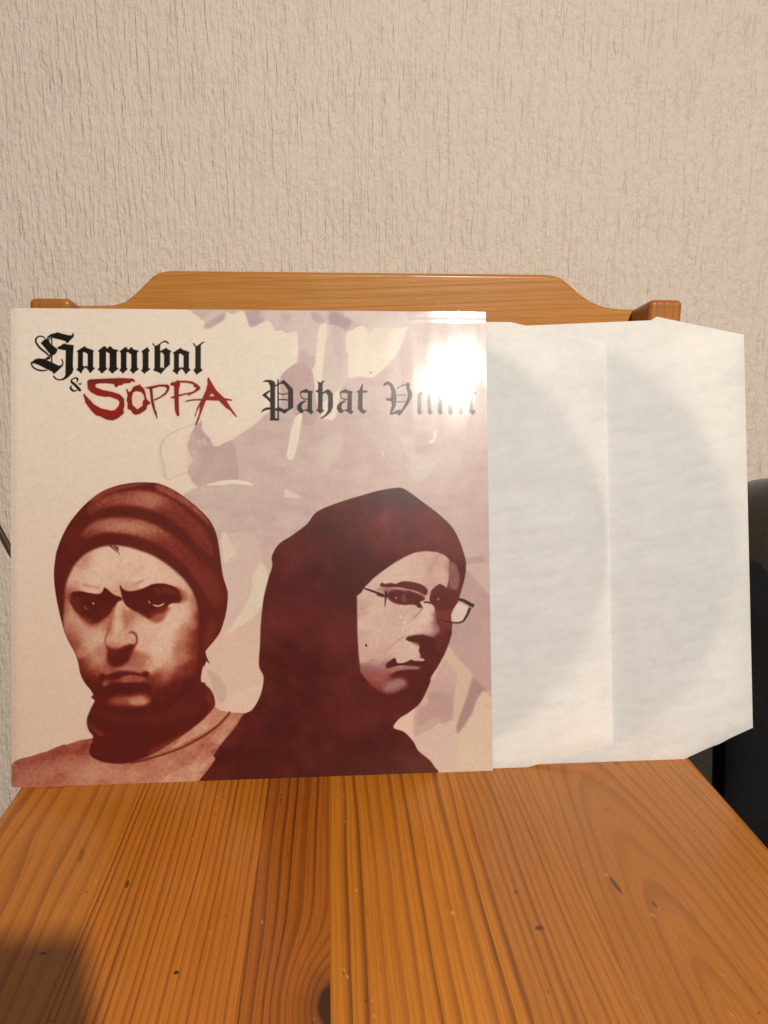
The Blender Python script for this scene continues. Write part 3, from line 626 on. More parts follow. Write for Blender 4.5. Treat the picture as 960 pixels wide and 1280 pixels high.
    feat2(mask(cF([(482, 372), (496, 358), (500, 372), (488, 384)]), False), .8)
    feat2(mask(cF([(462, 392), (474, 380), (492, 388), (496, 412), (484, 402), (474, 410)]), False), .1)
    # pale lens rim and small lights under the eye
    feat2(blur(stroke(cF([(262, 400), (280, 460), (310, 500), (380, 512), (440, 480), (480, 440), (505, 395)]), [.6, .8, 1.2, 1.6, 1.2, 1.2, 1]), .5), .7, .8)
    feat2(blur(stroke(cF([(440, 470), (480, 432), (505, 400)]), 1.3), .4), .5, .8)
    for x, y in ((385, 500), (392, 470), (380, 545), (395, 570), (360, 462)):
        feat2(blur(mask(cF([(x - 10, y), (x, y - 12), (x + 10, y), (x, y + 12)])), .5), .98, .9)
    # nose underside, philtrum shade
    feat2(blur(mask(cF([(395, 592), (430, 580), (500, 570), (560, 590), (600, 575), (618, 560), (640, 600), (650, 680), (560, 680), (420, 620)])), 1.2), .3, .75)
    feat2(mask(cG([(392, 98), (410, 84), (450, 76), (500, 74), (545, 86), (580, 92), (620, 70), (690, 30), (690, 80), (640, 160), (600, 230), (550, 310), (545, 350), (500, 430), (440, 420), (405, 380), (370, 340), (320, 345), (290, 335), (330, 300), (440, 292), (480, 280), (495, 258), (512, 238), (506, 222), (492, 208), (476, 172), (484, 140), (470, 118), (410, 110)], ), False), .08)
    feat2(blur(mask(cG([(600, 60), (660, 40), (650, 110), (600, 180), (580, 130)])), 2), .22, .7)
    feat2(mask(cG([(462, 200), (470, 185), (480, 215), (508, 222), (510, 236), (480, 238), (456, 225)]), True), .78)
    feat2(blur(stroke(cG([(392, 40), (385, 75), (340, 110), (300, 145), (255, 195)]), [1.5, 1.8, 1.5, 1.5, .8]), .6), .62, .8)
    # mouth
    feat2(.0 + 1.0 * mask(cG([(268, 275), (276, 250), (296, 236), (312, 222), (330, 220), (340, 248), (372, 250), (405, 240), (428, 228), (445, 235), (480, 238), (505, 245), (490, 266), (440, 266), (380, 264), (325, 270), (290, 282)]), True), .05)
    feat2(blur(mask(cG([(288, 288), (320, 276), (380, 270), (440, 268), (488, 276), (470, 290), (400, 292), (340, 300), (310, 312), (286, 308)])), .7), .58)
    feat2(blur(mask(cG([(242, 398), (270, 375), (318, 352), (368, 343), (398, 360), (404, 388), (370, 416), (310, 442), (262, 442), (245, 425)])), 2.6), .60, .95)
    feat2(blur(mask(cG([(140, 128), (147, 128), (150, 140), (143, 146), (138, 138)])), .3), .2)
    T2 = blur(T2, .35)
    put(blur(f2, .5), ramp(T2 + .009 * n_fine + .006 * n_mid, hs))
    red = blur(mask(cG([(108, 312), (160, 300), (270, 300), (300, 330), (250, 390), (235, 430), (160, 380)])), 3) * f2
    put(red, C(160, 80, 72), .5)
    put(blur(mask(cG([(130, 300), (280, 290), (300, 320), (230, 400), (180, 370)])), 5) * f2, C(176, 110, 100), .35)
    # jaw edge melts into the hood
    put(blur(mask(cG([(60, 330), (108, 318), (160, 380), (240, 440), (320, 455), (400, 430), (450, 430), (500, 440), (430, 540), (200, 560), (60, 480)])), 1.4), ramp(Th * .6, hs), .97)
    # spectacles
    gl = C(60, 26, 28)
    put(mask(cF([(718, 378), (740, 372), (792, 402), (790, 420), (758, 488), (720, 496), (682, 492), (680, 450), (694, 415)], ), False), C(214, 196, 180), .95)
    put(stroke(cF([(126, 282), (160, 292), (205, 308), (255, 326)]), [1.6, 2.4, 2.8, 3.0]), gl, .95)
    put(stroke(cF([(268, 300), (266, 340), (261, 400)]), [3.2, 2.4, .8]), gl, .95)
    put(stroke(cF([(210, 320), (250, 332), (285, 330)]), 2.6), gl, .9)
    put(stroke(cF([(508, 374), (528, 370), (548, 378)]), 2.2), gl, .9)
    put(stroke(cF([(724, 352), (760, 362), (800, 385), (824, 396)]), [3.2, 3.9, 4.5, 4.6]), gl, .97)
    put(stroke(cF([(800, 405), (782, 450), (756, 492)]), [3.6, 3.2, 2.4]), gl, .95)
    put(stroke(cF([(758, 492), (720, 502), (680, 498), (600, 482)]), [2.4, 2.1, 1.7, 1.2]), gl, .85)
    # ---- lettering
    ink = C(24, 16, 10); ink2 = C(30, 22, 16)
    def letter(c, outs, colr, a=1.0, sm=False):
        put(fill([smooth(c(o), True, 4) if sm else c(o) for o in outs]) if True else 0, colr, a)
    def each(c, outs, colr, a=1.0):
        for o in outs: put(fill([c(o)]), colr, a)
    # first word, capital
    each(t1, [[(228, 130), (262, 100), (338, 80), (372, 92), (440, 108), (470, 112), (484, 104), (480, 90), (490, 88), (500, 105), (492, 130), (462, 158), (440, 185), (424, 190), (418, 170), (350, 150), (300, 140), (272, 122), (240, 140)],
              [(205, 150), (238, 138), (262, 190), (330, 245), (334, 262), (315, 295), (270, 320), (240, 320), (262, 300), (180, 200), (166, 188)],
              [(326, 236), (402, 190), (424, 200), (496, 208), (490, 300), (488, 420), (495, 450), (482, 488), (440, 530), (400, 556), (352, 562), (320, 552), (295, 530), (290, 512), (302, 514), (325, 540), (360, 550), (396, 535), (414, 510), (418, 260), (380, 254), (345, 248)],
              [(84, 372), (112, 346), (150, 340), (210, 345), (236, 322), (266, 326), (262, 345), (225, 356), (280, 380), (345, 412), (372, 410), (385, 385), (370, 345), (382, 345), (396, 385), (388, 415), (350, 452), (318, 482), (300, 494), (288, 490), (290, 478), (240, 452), (140, 402), (98, 388), (84, 392)]], ink)
    put(stroke(t1([(212, 140), (185, 122), (150, 120), (122, 140), (120, 180), (160, 235), (215, 280), (245, 310), (262, 322)]), [1.2, 1.4, 1.6, 2, 2.2, 2.4, 2.2, 1.6, 1]), ink)
    put(stroke(t1([(84, 372), (74, 395), (95, 430), (140, 455), (190, 462), (235, 455)]), [2, 1.6, 1.8, 2, 1.8, 1]), ink)
    put(stroke(t1([(277, 130), (278, 200)]), 1.4, False), ink); put(stroke(t1([(277, 300), (277, 400)]), 1.6, False), ink)
    put(stroke(t1([(245, 160), (262, 140), (300, 118)]), 1.2), ink)
    # small letters of the first word
    def a_(c, x, y, s=1.0):   # blackletter a, traced once
        q = lambda L: [(x + u * s, y + v * s) for u, v in L]
        put(fill([c(q([(0, 52), (62, 12), (84, 0), (92, 12), (100, 18), (174, 44), (166, 58), (166, 210), (186, 222), (150, 255), (138, 272), (128, 262), (120, 245), (100, 222), (90, 212), (62, 240), (50, 270), (40, 272), (32, 258), (-4, 236), (14, 218), (14, 66)]))], [c(q([(64, 62), (64, 196), (76, 205), (94, 196), (112, 205), (112, 82), (84, 60)]))]), ink)
    def n_(c, x, y):
        q = lambda L: [(x + u, y + v) for u, v in L]
        put(fill([c(q([(0, 48), (50, 8), (66, 0), (76, 18), (92, 30), (106, 14), (118, 0), (130, 14), (142, 28), (196, 40), (176, 58), (176, 208), (196, 222), (150, 256), (140, 272), (128, 262), (122, 250), (104, 240), (118, 210), (118, 78), (94, 60), (70, 52), (70, 208), (84, 222), (44, 258), (32, 272), (22, 252), (-2, 236), (14, 214), (14, 62)]))]), ink)
    def i_(c, x, y):
        q = lambda L: [(x + u, y + v) for u, v in L]
        put(fill([c(q([(0, 44), (54, 4), (64, 0), (68, 14), (86, 34), (72, 52), (72, 206), (92, 220), (40, 258), (30, 268), (22, 256), (-2, 236), (14, 212), (14, 60)]))]), ink)
    a_(t1, 525, 218); n_(t1, 738, 218); n_(t2, -90 - 40, 222); n_(t2, 74, 226); i_(t2, 292, 230)
    each(t2, [[(400, 198), (408, 190), (434, 220), (470, 200), (500, 176), (530, 166), (556, 176), (570, 196), (560, 200), (540, 184), (510, 182), (486, 200), (480, 215), (480, 270), (520, 250), (545, 236), (552, 250), (595, 272), (578, 290), (578, 405), (540, 440), (500, 485), (488, 504), (480, 490), (410, 462), (424, 440), (424, 225)]], ink)
    put(fill([t2([(482, 282), (482, 440), (500, 432), (520, 445), (520, 310), (500, 285)])]), C(222, 208, 182))
    a_(t2, 605, 238, .98)
    each(t2, [[(806, 195), (816, 190), (842, 224), (880, 198), (912, 176), (924, 180), (910, 192), (890, 206), (886, 225), (886, 440), (906, 464), (860, 495), (844, 510), (836, 494), (812, 462), (832, 440), (832, 232)]], ink)
    # ampersand
    put(stroke(t7([(500, 440), (430, 360), (330, 250), (240, 180), (215, 130), (270, 75), (345, 45), (400, 75), (405, 130), (375, 180)]), [2.8, 3.4, 3.2, 2.8, 1.7, 1.4, 1.6, 2.6, 1.6, .5]), ink)
    put(stroke(t7([(240, 270), (200, 330), (225, 390), (290, 435), (370, 430), (420, 380)]), [.6, 2.2, 2.8, 2.2, 1.2, .6]), ink)
    put(stroke(t7([(440, 205), (470, 235), (500, 235), (530, 185)]), [1.2, 1.6, 1.3, .4]), ink)
    # brushed red word
    rd = C(150, 30, 20); rdk = C(112, 36, 26)
    halo = []
    S = [(232, 125), (262, 110), (400, 104), (560, 98), (690, 104), (712, 128), (704, 142), (680, 130), (655, 150), (600, 152), (578, 170), (545, 172), (530, 190), (508, 186), (500, 158), (420, 150), (340, 152), (312, 165), (320, 190), (380, 215), (490, 238), (560, 262), (600, 305), (606, 370), (592, 430), (606, 436), (590, 460), (540, 500), (490, 522), (430, 515), (360, 480), (320, 470), (270, 420), (212, 340), (205, 300), (192, 268), (204, 250), (216, 270), (245, 300), (300, 360), (370, 400), (470, 424), (512, 418), (550, 370), (556, 340), (540, 315), (460, 285), (410, 286), (330, 272), (270, 240), (238, 205)]
    O = [(690, 190), (722, 172), (752, 170), (752, 150), (764, 172), (800, 205), (812, 240), (828, 310), (860, 340), (862, 358), (832, 372), (826, 410), (800, 432), (760, 456), (720, 466), (690, 456), (672, 424), (634, 404), (636, 350), (626, 320), (636, 270), (620, 210), (632, 206), (648, 240), (672, 225)]
    Oh = [(690, 245), (678, 300), (684, 365), (735, 412), (785, 375), (788, 330), (806, 310), (795, 265), (770, 238), (720, 230)]
    P1 = [(800, 195), (960, 164), (1040, 165), (1056, 185), (1050, 220), (1020, 265), (960, 300), (905, 328), (900, 312), (960, 285), (1010, 245), (1030, 205), (1010, 188), (960, 185), (884, 205), (892, 300), (915, 420), (936, 515), (900, 440), (872, 350), (855, 210)]
    for o in (S, O): halo.append(fill([t3(o)]))
    halo.append(fill([t3(P1)]))
    P2 = [(180, 170), (190, 145), (240, 135), (252, 118), (270, 128), (330, 126), (400, 135), (450, 160), (486, 195), (470, 222), (420, 250), (360, 280), (352, 270), (380, 248), (420, 228), (445, 200), (420, 190), (405, 178), (425, 175), (400, 160), (340, 146), (280, 146), (278, 180), (268, 210), (268, 300), (270, 420), (274, 480), (250, 478), (230, 430), (222, 300), (190, 304), (186, 290), (222, 280), (220, 180)]
    P2b = [(262, 268), (340, 250), (400, 238), (350, 262), (262, 288)]
    A = [(556, 100), (566, 92), (582, 125), (640, 220), (720, 300), (806, 318), (800, 328), (742, 326), (790, 400), (850, 488), (838, 490), (780, 424), (740, 400), (668, 328), (540, 322), (510, 400), (488, 460), (440, 576), (432, 568), (470, 460), (482, 380), (450, 430), (434, 492), (428, 480), (450, 400), (490, 325), (400, 326), (322, 342), (350, 322), (410, 312), (500, 308), (540, 220), (556, 150), (552, 132)]
    Ah = [(600, 250), (612, 265), (626, 282), (574, 284), (580, 268), (592, 268)]
    for o in (P2, P2b, A): halo.append(fill([t4(o)]))
    hm = np.clip(sum(halo), 0, 1)
    put(np.clip(blur(hm, 2.2) * 2.2, 0, 1), C(232, 186, 164), .55)
    shade = np.clip(.5 + .5 * n_mid, 0, 1)[..., None]; redc = rdk * (1 - .65 * shade) + rd * .65 * shade
    redc = redc * (1 - np.clip(((PXX - 100) / 60), 0, 1)[..., None] * .0)
    put(fill([t3(S)]), redc); put(blur(mask(t3([(250, 150), (330, 200), (460, 250), (560, 320), (560, 420), (480, 480), (380, 440), (450, 440), (520, 400), (560, 330), (400, 250), (260, 200)])), 1) * fill([t3(S)]), C(160, 20, 14), .7)
    put(fill([t3(O)], [t3(Oh)]), rdk * .7 + rd * .3)
    for o in (P1,): put(fill([t3(o)]), rdk)
    for o in (P2, P2b): put(fill([t4(o)]), rdk * .6 + rd * .4)
    put(fill([t4(A)]), rdk * .4 + rd * .6); put(fill([t4(Ah)]), C(226, 190, 168))
    put(stroke(t4([(340, 335), (420, 320), (500, 314)]), [1, 1.4, 1.6]), C(110, 60, 44), .8)
    put(stroke(t4([(800, 440), (845, 488)]), [2, 1], False), C(90, 34, 22), .8); put(stroke(t4([(470, 490), (438, 572)]), [2.4, 1], False), C(80, 34, 22), .8)
    put(stroke(t3([(915, 430), (934, 510)]), [2.4, .8], False), C(60, 30, 20), .8)
    # title words
    each(t5, [[(48, 105), (70, 92), (100, 90), (130, 98), (142, 112), (142, 390), (108, 392), (106, 312), (70, 318), (36, 336), (50, 312), (74, 298), (106, 296), (106, 260), (80, 232), (45, 206), (60, 192), (102, 166), (104, 178), (76, 202), (106, 232), (106, 140), (92, 108), (70, 106)],
              [(140, 132), (176, 112), (206, 90), (236, 118), (276, 158), (278, 300), (236, 326), (214, 345), (190, 330), (160, 322), (136, 318), (136, 308), (176, 296), (210, 312), (240, 304), (240, 168), (206, 122), (184, 120), (142, 142)]], ink2)
    put(stroke(t5([(164, 88), (166, 392)]), 1.8, False), ink2); put(stroke(t5([(104, 387), (172, 387)]), 2.4, False), ink2)
    put(stroke(t5([(168, 188), (200, 200), (240, 192)]), 1.1), ink2); put(stroke(t5([(168, 240), (204, 238), (240, 242)]), 1.4), ink2)
    def ta(x, y, colr):
        q = lambda L: t5([(x + u, y + v) for u, v in L])
        put(fill([q([(22, 20), (50, 8), (70, -2), (84, 10), (120, 16), (114, 36), (114, 160), (128, 168), (106, 190), (94, 180), (84, 170), (60, 160), (38, 180), (20, 175), (2, 150), (4, 122), (24, 100), (60, 84), (70, 92), (46, 106), (34, 130), (46, 158), (80, 150), (84, 30), (50, 26), (30, 30)])]), colr)
        put(stroke(q([(26, 24), (34, 60), (50, 72), (84, 78)]), [1, 1, 1.2, 1.2]), colr)
    ta(305, 160, ink2)
    put(fill([t5([(456, 104), (482, 112), (506, 96), (512, 100), (498, 118), (498, 186), (530, 164), (550, 166), (574, 196), (576, 290), (562, 330), (530, 360), (484, 386), (486, 378), (520, 350), (538, 320), (540, 210), (520, 186), (498, 200), (498, 312), (512, 322), (482, 346), (450, 318), (464, 306), (464, 186), (446, 180), (448, 170), (464, 168), (466, 124)])]), ink2)
    ta(603, 162, C(44, 36, 30))
    put(fill([t5([(752, 182), (774, 168), (794, 122), (800, 124), (798, 172), (834, 174), (830, 188), (798, 188), (798, 306), (812, 322), (832, 322), (806, 348), (782, 334), (762, 308), (766, 190)])]), C(44, 36, 30))
    vi = C(44, 38, 34)
    put(fill([t6([(56, 268), (70, 248), (100, 240), (130, 262), (155, 310), (162, 370), (156, 440), (130, 480), (124, 492), (160, 470), (205, 468), (214, 482), (188, 512), (160, 498), (110, 508), (112, 480), (126, 430), (120, 396), (76, 390), (86, 372), (118, 376), (122, 320), (108, 272), (84, 262), (60, 278)])]), vi)
    put(fill([t6([(236, 262), (256, 246), (266, 262), (266, 292), (288, 330), (284, 370), (250, 430), (220, 470), (204, 484), (200, 470), (230, 420), (252, 370), (252, 330), (240, 290)])]), vi)
    put(stroke(t6([(165, 296), (200, 275), (250, 262)]), 1.2), vi); put(stroke(t6([(165, 350), (240, 348)]), .9), vi); put(stroke(t6([(160, 404), (236, 402)]), .9), vi)
    def stem(x, y0, top=None, w=32, foot=True):
        q = lambda L: t6([(x + u, y0 + v) for u, v in L])
        put(fill([q([(0, 20), (26, -4), (36, 0), (44, 14), (w, 26), (w, 150), (44, 160), (20, 184), (8, 172), (-2, 160), (2, 148), (2, 30)])]), vi)
    for x in (328, 410, 494, 574, 656): stem(x, 325)
    put(fill([t6([(522, 350), (556, 336), (596, 330), (606, 345), (580, 356), (524, 362)])]), vi)
    put(fill([t6([(734, 335), (750, 322), (768, 280), (774, 282), (772, 325), (804, 328), (800, 340), (772, 342), (772, 462), (796, 482), (772, 510), (742, 480), (742, 345)])]), vi)
    # ---- print grain, fine weave of the screen and rubbed edges
    img = img * (1 + .008 * n_fine[..., None] + .002 * noise(1.0, 1, 9, seed=9)[..., None] + .002 * noise(1.0, 9, 1, seed=10)[..., None])
    return np.clip(img, 0, 1)


def print_image():
    src = paint_cover()
    n = 1280
    cx = np.array([(12, 384), (606, 391), (617, 964), (14, 984)], float)           # corners of the print in the painting
    uv = np.array([(0, 1), (1, 1), (1, 0), (0, 0)], float)
    A = []; Bv = []
    for (u, v), (x, y) in zip(uv, cx):
        A += [[u, v, 1, 0, 0, 0, -x * u, -x * v], [0, 0, 0, u, v, 1, -y * u, -y * v]]; Bv += [x, y]
    h = np.append(np.linalg.solve(np.array(A), np.array(Bv)), 1).reshape(3, 3)
    vv, uu = np.mgrid[0:n, 0:n]; uu = (uu + .5) / n; vv = (vv + .5) / n
    q = h @ np.stack([uu.ravel(), vv.ravel(), np.ones(n * n)])
    px = np.clip((q[0] / q[2] - PX0) * PS, 0, PW - 1.01); py = np.clip((q[1] / q[2] - PY0) * PS, 0, PH - 1.01)
    xi, yi = px.astype(int), py.astype(int); fx, fy = (px - xi)[:, None], (py - yi)[:, None]
    o = (src[yi, xi] * (1 - fx) + src[yi, xi + 1] * fx) * (1 - fy) + (src[yi + 1, xi] * (1 - fx) + src[yi + 1, xi + 1] * fx) * fy
    im = D.images.new('cover_print', n, n, alpha=False, float_buffer=False)
    buf = np.ones((n * n, 4), np.float32); buf[:, :3] = o
    im.pixels.foreach_set(buf.ravel()); im.update(); im.pack()
    return im

def print_mat():
    m, p, x, y, z = new_mat('laminated_print')
    ti = N.nt.nodes.new('ShaderNodeTexImage'); ti.image = print_image(); ti.interpolation = 'Cubic'; ti.extension = 'EXTEND'
    uvn = N.nt.nodes.new('ShaderNodeUVMap'); uvn.uv_map = 'UVMap'; N.nt.links.new(uvn.outputs[0], ti.inputs[0])
    g = mixc(1.0, ti.outputs[0], PRINT_GAIN, 'MULTIPLY')
    edge = N.m('MINIMUM', N.m('MINIMUM', x, CW - x), CHH - y)
    worn = (1 - step(edge + (noise_n(vec(x * 300, y * 300, 0.0), 1, 3, .7) - .5) * .0016, .0001, .0007))
    to(p, 'Base Color', mixc(worn * .3, g, (.50, .42, .34)))
    to(p, 'Roughness', .33); to(p, 'Specular IOR Level', .19)
    to(p, 'Coat Weight', .5); to(p, 'Coat Roughness', .070 + step(noise_n(vec(x * 90, y * 30, 8.0), 1, 3, .6), .3, .7) * .032); to(p, 'Coat IOR', 1.5)
    streak = noise_n(vec(x * 520, y * 42, 1.0), 1, 3, .6)
    wav = noise_n(vec(x * 28, y * 9, 4.0), 1, 2)
    bump(p, streak * .03 + wav * 1.2, .0009, .35)
    b = [n for n in N.nt.nodes if n.type == 'BUMP'][0]; N.nt.links.new(b.outputs[0], p.inputs['Coat Normal'])
    return m
PRINT_GAIN = (.915, .92, .965)

board_edge = plain('cover_board', (.11, .085, .065), .8, .1, 200)
cover_dark = plain('cover_back_print', (.50, .42, .34), .45, .05, 60)
cover = thing('record_cover', 'glossy square record cover with two sepia portraits and gothic lettering leaning on the chair back', 'record cover', O)
def grid_panel(name, x0, x1, y0, y1, nx, ny, fz, mats, parent, thick, uv=False):
    me = D.meshes.new(name); vs = []; fs = []
    for j in range(ny + 1):
        for i in range(nx + 1):
            x = x0 + (x1 - x0) * i / nx; y = y0 + (y1 - y0) * j / ny
            vs.append((x, y, fz(x, y)))
    for j in range(ny):
        for i in range(nx):
            a = j * (nx + 1) + i; fs.append((a, a + 1, a + nx + 2, a + nx + 1))
    me.from_pydata(vs, [], fs); me.shade_smooth()
    if uv:
        l = me.uv_layers.new(name='UVMap')
        for lp in me.loops:
            co = vs[lp.vertex_index]; l.data[lp.index].uv = ((co[0] - x0) / (x1 - x0), (co[1] - y0) / (y1 - y0))
    o = link(name, me, mats, parent)
    if thick:
        s = o.modifiers.new('thickness', 'SOLIDIFY'); s.thickness = thick; s.offset = -1; s.use_even_offset = False
        s.material_offset_rim = len(mats) - 1; s.material_offset = len(mats) - 1
    return o
def sm(a, b, t): t = min(1, max(0, (t - a) / (b - a))); return t * t * (3 - 2 * t)
def front_z(x, y):
    z = .00035 * math.sin(x * 9 + 1.0) * math.sin(y * 8)
    d = CHH - y
    k = sm(.262, .274, x)                                # the top edge near the opening is bent forward
    z += k * .056 * max(0, .0054 - d) + k * .00008 * math.exp(-((d - .0056) / .0012) ** 2)
    z -= .0009 * sm(.006, 0, x) ** 2                     # rounded spine edge
    return z
# finer rows near the bent top edge
ys = sorted(set([CHH * j / 60 for j in range(59)] + [CHH - .0085 + .0085 * k / 14 for k in range(15)]))
def panel_rows(name, xs, ys, fz, mats, parent, thick):
    me = D.meshes.new(name); vs = [(x, y, fz(x, y)) for y in ys for x in xs]; n = len(xs); fs = []
    for j in range(len(ys) - 1):
        for i in range(n - 1): fs.append((j * n + i, j * n + i + 1, (j + 1) * n + i + 1, (j + 1) * n + i))
    me.from_pydata(vs, [], fs); me.shade_smooth()
    l = me.uv_layers.new(name='UVMap')
    for lp in me.loops: l.data[lp.index].uv = (vs[lp.vertex_index][0] / CW, vs[lp.vertex_index][1] / CHH)
    o = link(name, me, mats, parent)
    s = o.modifiers.new('thickness', 'SOLIDIFY'); s.thickness = thick; s.offset = -1; s.material_offset_rim = 1; s.material_offset = 1
    e = o.modifiers.new('crisp_edges', 'EDGE_SPLIT'); e.split_angle = math.radians(50)
    return o
xs = [CW * i / 70 for i in range(71)]
xs = sorted(set(xs + [.001, .002, .003, .006]))
panel_rows('front_panel', xs, ys, front_z, [print_mat(), board_edge], cover, .0005)
grid_panel('back_panel', 0, CW, 0, CHH, 8, 8, lambda x, y: -.0098, [cover_dark, board_edge], cover, .0005)
sp = from_bm('spine', box_bm(-.0004, .0008, 0.0002, CHH - .0002, -.0097, -.0012, .0003, 2), [board_edge], cover)
place(cover)

# ---------------------------------------------------------------- inner sleeves with the records in them
def paper_mat():
    m, p, x, y, z = new_mat('thin_white_paper')
    nt = N.nt
    cloud = noise_n(vec(x * 320, y * 320, z * 320), 1, 4, .65); soft = noise_n(vec(x * 10 + y * 6, y * 34 - x * 9, z * 20), 1, 3, .55)
    mot = step(noise_n(vec(x * 85, y * 110, z * 85), 1, 4, .6), .36, .66)
    refl = mixc(N.m('MINIMUM', cloud * .5 + mot * .34, 1.0), (.600, .600, .595), (.505, .520, .515))
    trn = mixc(step(cloud, .3, .7) * .35 + step(soft, .3, .7) * .65, (.54, .50, .455), (.34, .325, .30))  # soft: bands where sheet and disc touch, imitated in the translucency
    d = nt.nodes.new('ShaderNodeBsdfDiffuse'); t = nt.nodes.new('ShaderNodeBsdfTranslucent'); a = nt.nodes.new('ShaderNodeAddShader')
    nt.links.new(refl, d.inputs[0]); nt.links.new(trn, t.inputs[0])
    nt.links.new(d.outputs[0], a.inputs[0]); nt.links.new(t.outputs[0], a.inputs[1])
    gl = nt.nodes.new('ShaderNodeBsdfGlossy'); gl.inputs['Roughness'].default_value = .55
    mx = nt.nodes.new('ShaderNodeMixShader'); mx.inputs[0].default_value = .03
    nt.links.new(a.outputs[0], mx.inputs[1]); nt.links.new(gl.outputs[0], mx.inputs[2])
    b = nt.nodes.new('ShaderNodeBump'); b.inputs['Distance'].default_value = .0030; b.inputs['Strength'].default_value = .6
    h = noise_n(vec(x * 14 + y * 12, y * 48 - x * 10, 0.0), 1, 2) + cloud * .03
    nt.links.new(h.v, b.inputs['Height'])
    for q in (d, t, gl): nt.links.new(b.outputs[0], q.inputs['Normal'])
    nt.links.new(mx.outputs[0], [n for n in nt.nodes if n.type == 'OUTPUT_MATERIAL'][0].inputs['Surface'])
    return m
PAPER = paper_mat()
VINYL = plain('black_vinyl', (.012, .012, .013), .22, .1, 100, spec=.5)
LABEL = plain('record_label_paper', (.35, .12, .08), .6, .1, 80)
rs = np.random.RandomState(5)
def waves(seed):
    r = np.random.RandomState(seed); w = [(r.uniform(8, 40) * r.choice([-1, 1]), r.uniform(30, 120), r.uniform(0, 6.3), r.uniform(.3, 1)) for _ in range(7)]
    return lambda x, y: sum(a * math.sin(fx * x + fy * y + ph) for fx, fy, ph, a in w) / 3.2
def sleeve(label, x0, x1, yt, cut_t, yb, cut_b, zf, zb, disc, seed, top_slope=0.0, bulge=.0011, dog=None, puff=(.318, .355, .0022)):
    """two paper sheets; outline with the corners of the mouth cut off; closed along its edges"""
    t = thing('inner_sleeve', label, 'record sleeve', O)
    wv = waves(seed); zm = (zf + zb) / 2
    nx, ny = 72, 80
    def yr(x):
        top = yt + top_slope * (x - x1)
        bot = yb
        if x > cut_t[0]: top = yt + (cut_t[1] - yt) * (x - cut_t[0]) / (x1 - cut_t[0])
        if x > cut_b[0]: bot = yb + (cut_b[1] - yb) * (x - cut_b[0]) / (x1 - cut_b[0])
        return bot, top
    XS = sorted(set([x0 + (x1 - x0) * i / nx for i in range(nx + 1)] + [cut_t[0], cut_b[0]]))
    for nm, z0, sgn in (('front_sheet', zf, 1), ('back_sheet', zb, -1)):
        vs = []; fs = []; n = len(XS)
        for j in range(ny + 1):
            for x in XS:
                b, tp = yr(x); y = b + (tp - b) * j / ny
                e = min(x1 - x, tp - y, y - b, .02 + x - x0)
                k = sm(0, .006, e)
                d = math.hypot(x - disc[0], y - disc[1])
                on = sm(.162, .146, d)                         # lies on the record, sags beside it
                z = zm + (z0 - zm) * (.62 + .38 * k) + sgn * (.00018 * on * k) + (max(-.9, wv(x, y)) + .9) * bulge * (1.0 - .35 * on) * sm(x0 + .2, x0 + .25, x) * k * (1 if sgn > 0 else 0)
                if sgn > 0: z += puff[2] * sm(puff[0], puff[1], x) * sm(0, .02, x1 - x) * sm(0, .03, min(tp - y, y - b))
                if dog:
                    q = (x - dog[0]) * math.cos(dog[2]) + (y - dog[1]) * math.sin(dog[2]); z += .0022 * math.exp(-(q / .004) ** 2) * sm(.09, .03, math.hypot(x - dog[0], y - dog[1])) * (1 if q < 0 else .6)
                vs.append((x, y, z))
        for j in range(ny):
            for i in range(n - 1):
                a = j * n + i; fs.append((a, a + 1, a + n + 1, a + n))
        me = D.meshes.new(nm); me.from_pydata(vs, [], fs); me.shade_smooth(); link(nm, me, [PAPER], t)
    place(t); return t
def record(label, cx, cy, z):
    t = thing('vinyl_record', label, 'record', O)
    def lathe(nm, rz, mat):
        b = bmesh.new(); n = 128; rings = []
        for r, zz in rz: rings.append([b.verts.new((cx + r * math.cos(2 * math.pi * k / n), cy + r * math.sin(2 * math.pi * k / n), z + zz)) for k in range(n)])
        rings.append(rings[0])
        for a, c in zip(rings[:-1], rings[1:]):
            for k in range(n): b.faces.new((a[k], c[k], c[(k + 1) % n], a[(k + 1) % n]))
        bmesh.ops.recalc_face_normals(b, faces=b.faces[:])
        return from_bm(nm, b, [mat], t)
    lathe('disc', [(.0036, .0007), (.052, .0007), (.054, .0005), (.146, .0005), (.149, .0007), (.1498, .0003), (.1498, -.0003), (.149, -.0007), (.146, -.0005), (.054, -.0005), (.052, -.0007), (.0036, -.0007)], VINYL)
    lathe('label', [(.0038, .0008), (.050, .0008), (.050, -.0008), (.0038, -.0008)], LABEL)
    place(t); return t
sleeve('white paper record sleeve half pulled out, overlapping the wider one behind it', .0945, .3993, .3052, (.3330, .2901), .0008, (.3395, .0150), -.0015, -.0046, (.247, .1535), 3)
record('black record inside the front paper sleeve, showing as a grey disc', .2470, .1535, -.0030)
sleeve('white paper record sleeve reaching furthest right, with cut corners and a creased bottom edge', .1965, .5015, .3117, (.4340, .2985), .0010, (.4505, .0215), -.0054, -.0088, (.3395, .1500), 8, top_slope=.05, puff=(.400, .432, .0030), dog=(.470, .03, math.radians(200)))
record('black record inside the rear paper sleeve, a wide grey disc showing through', .3395, .1500, -.0071)

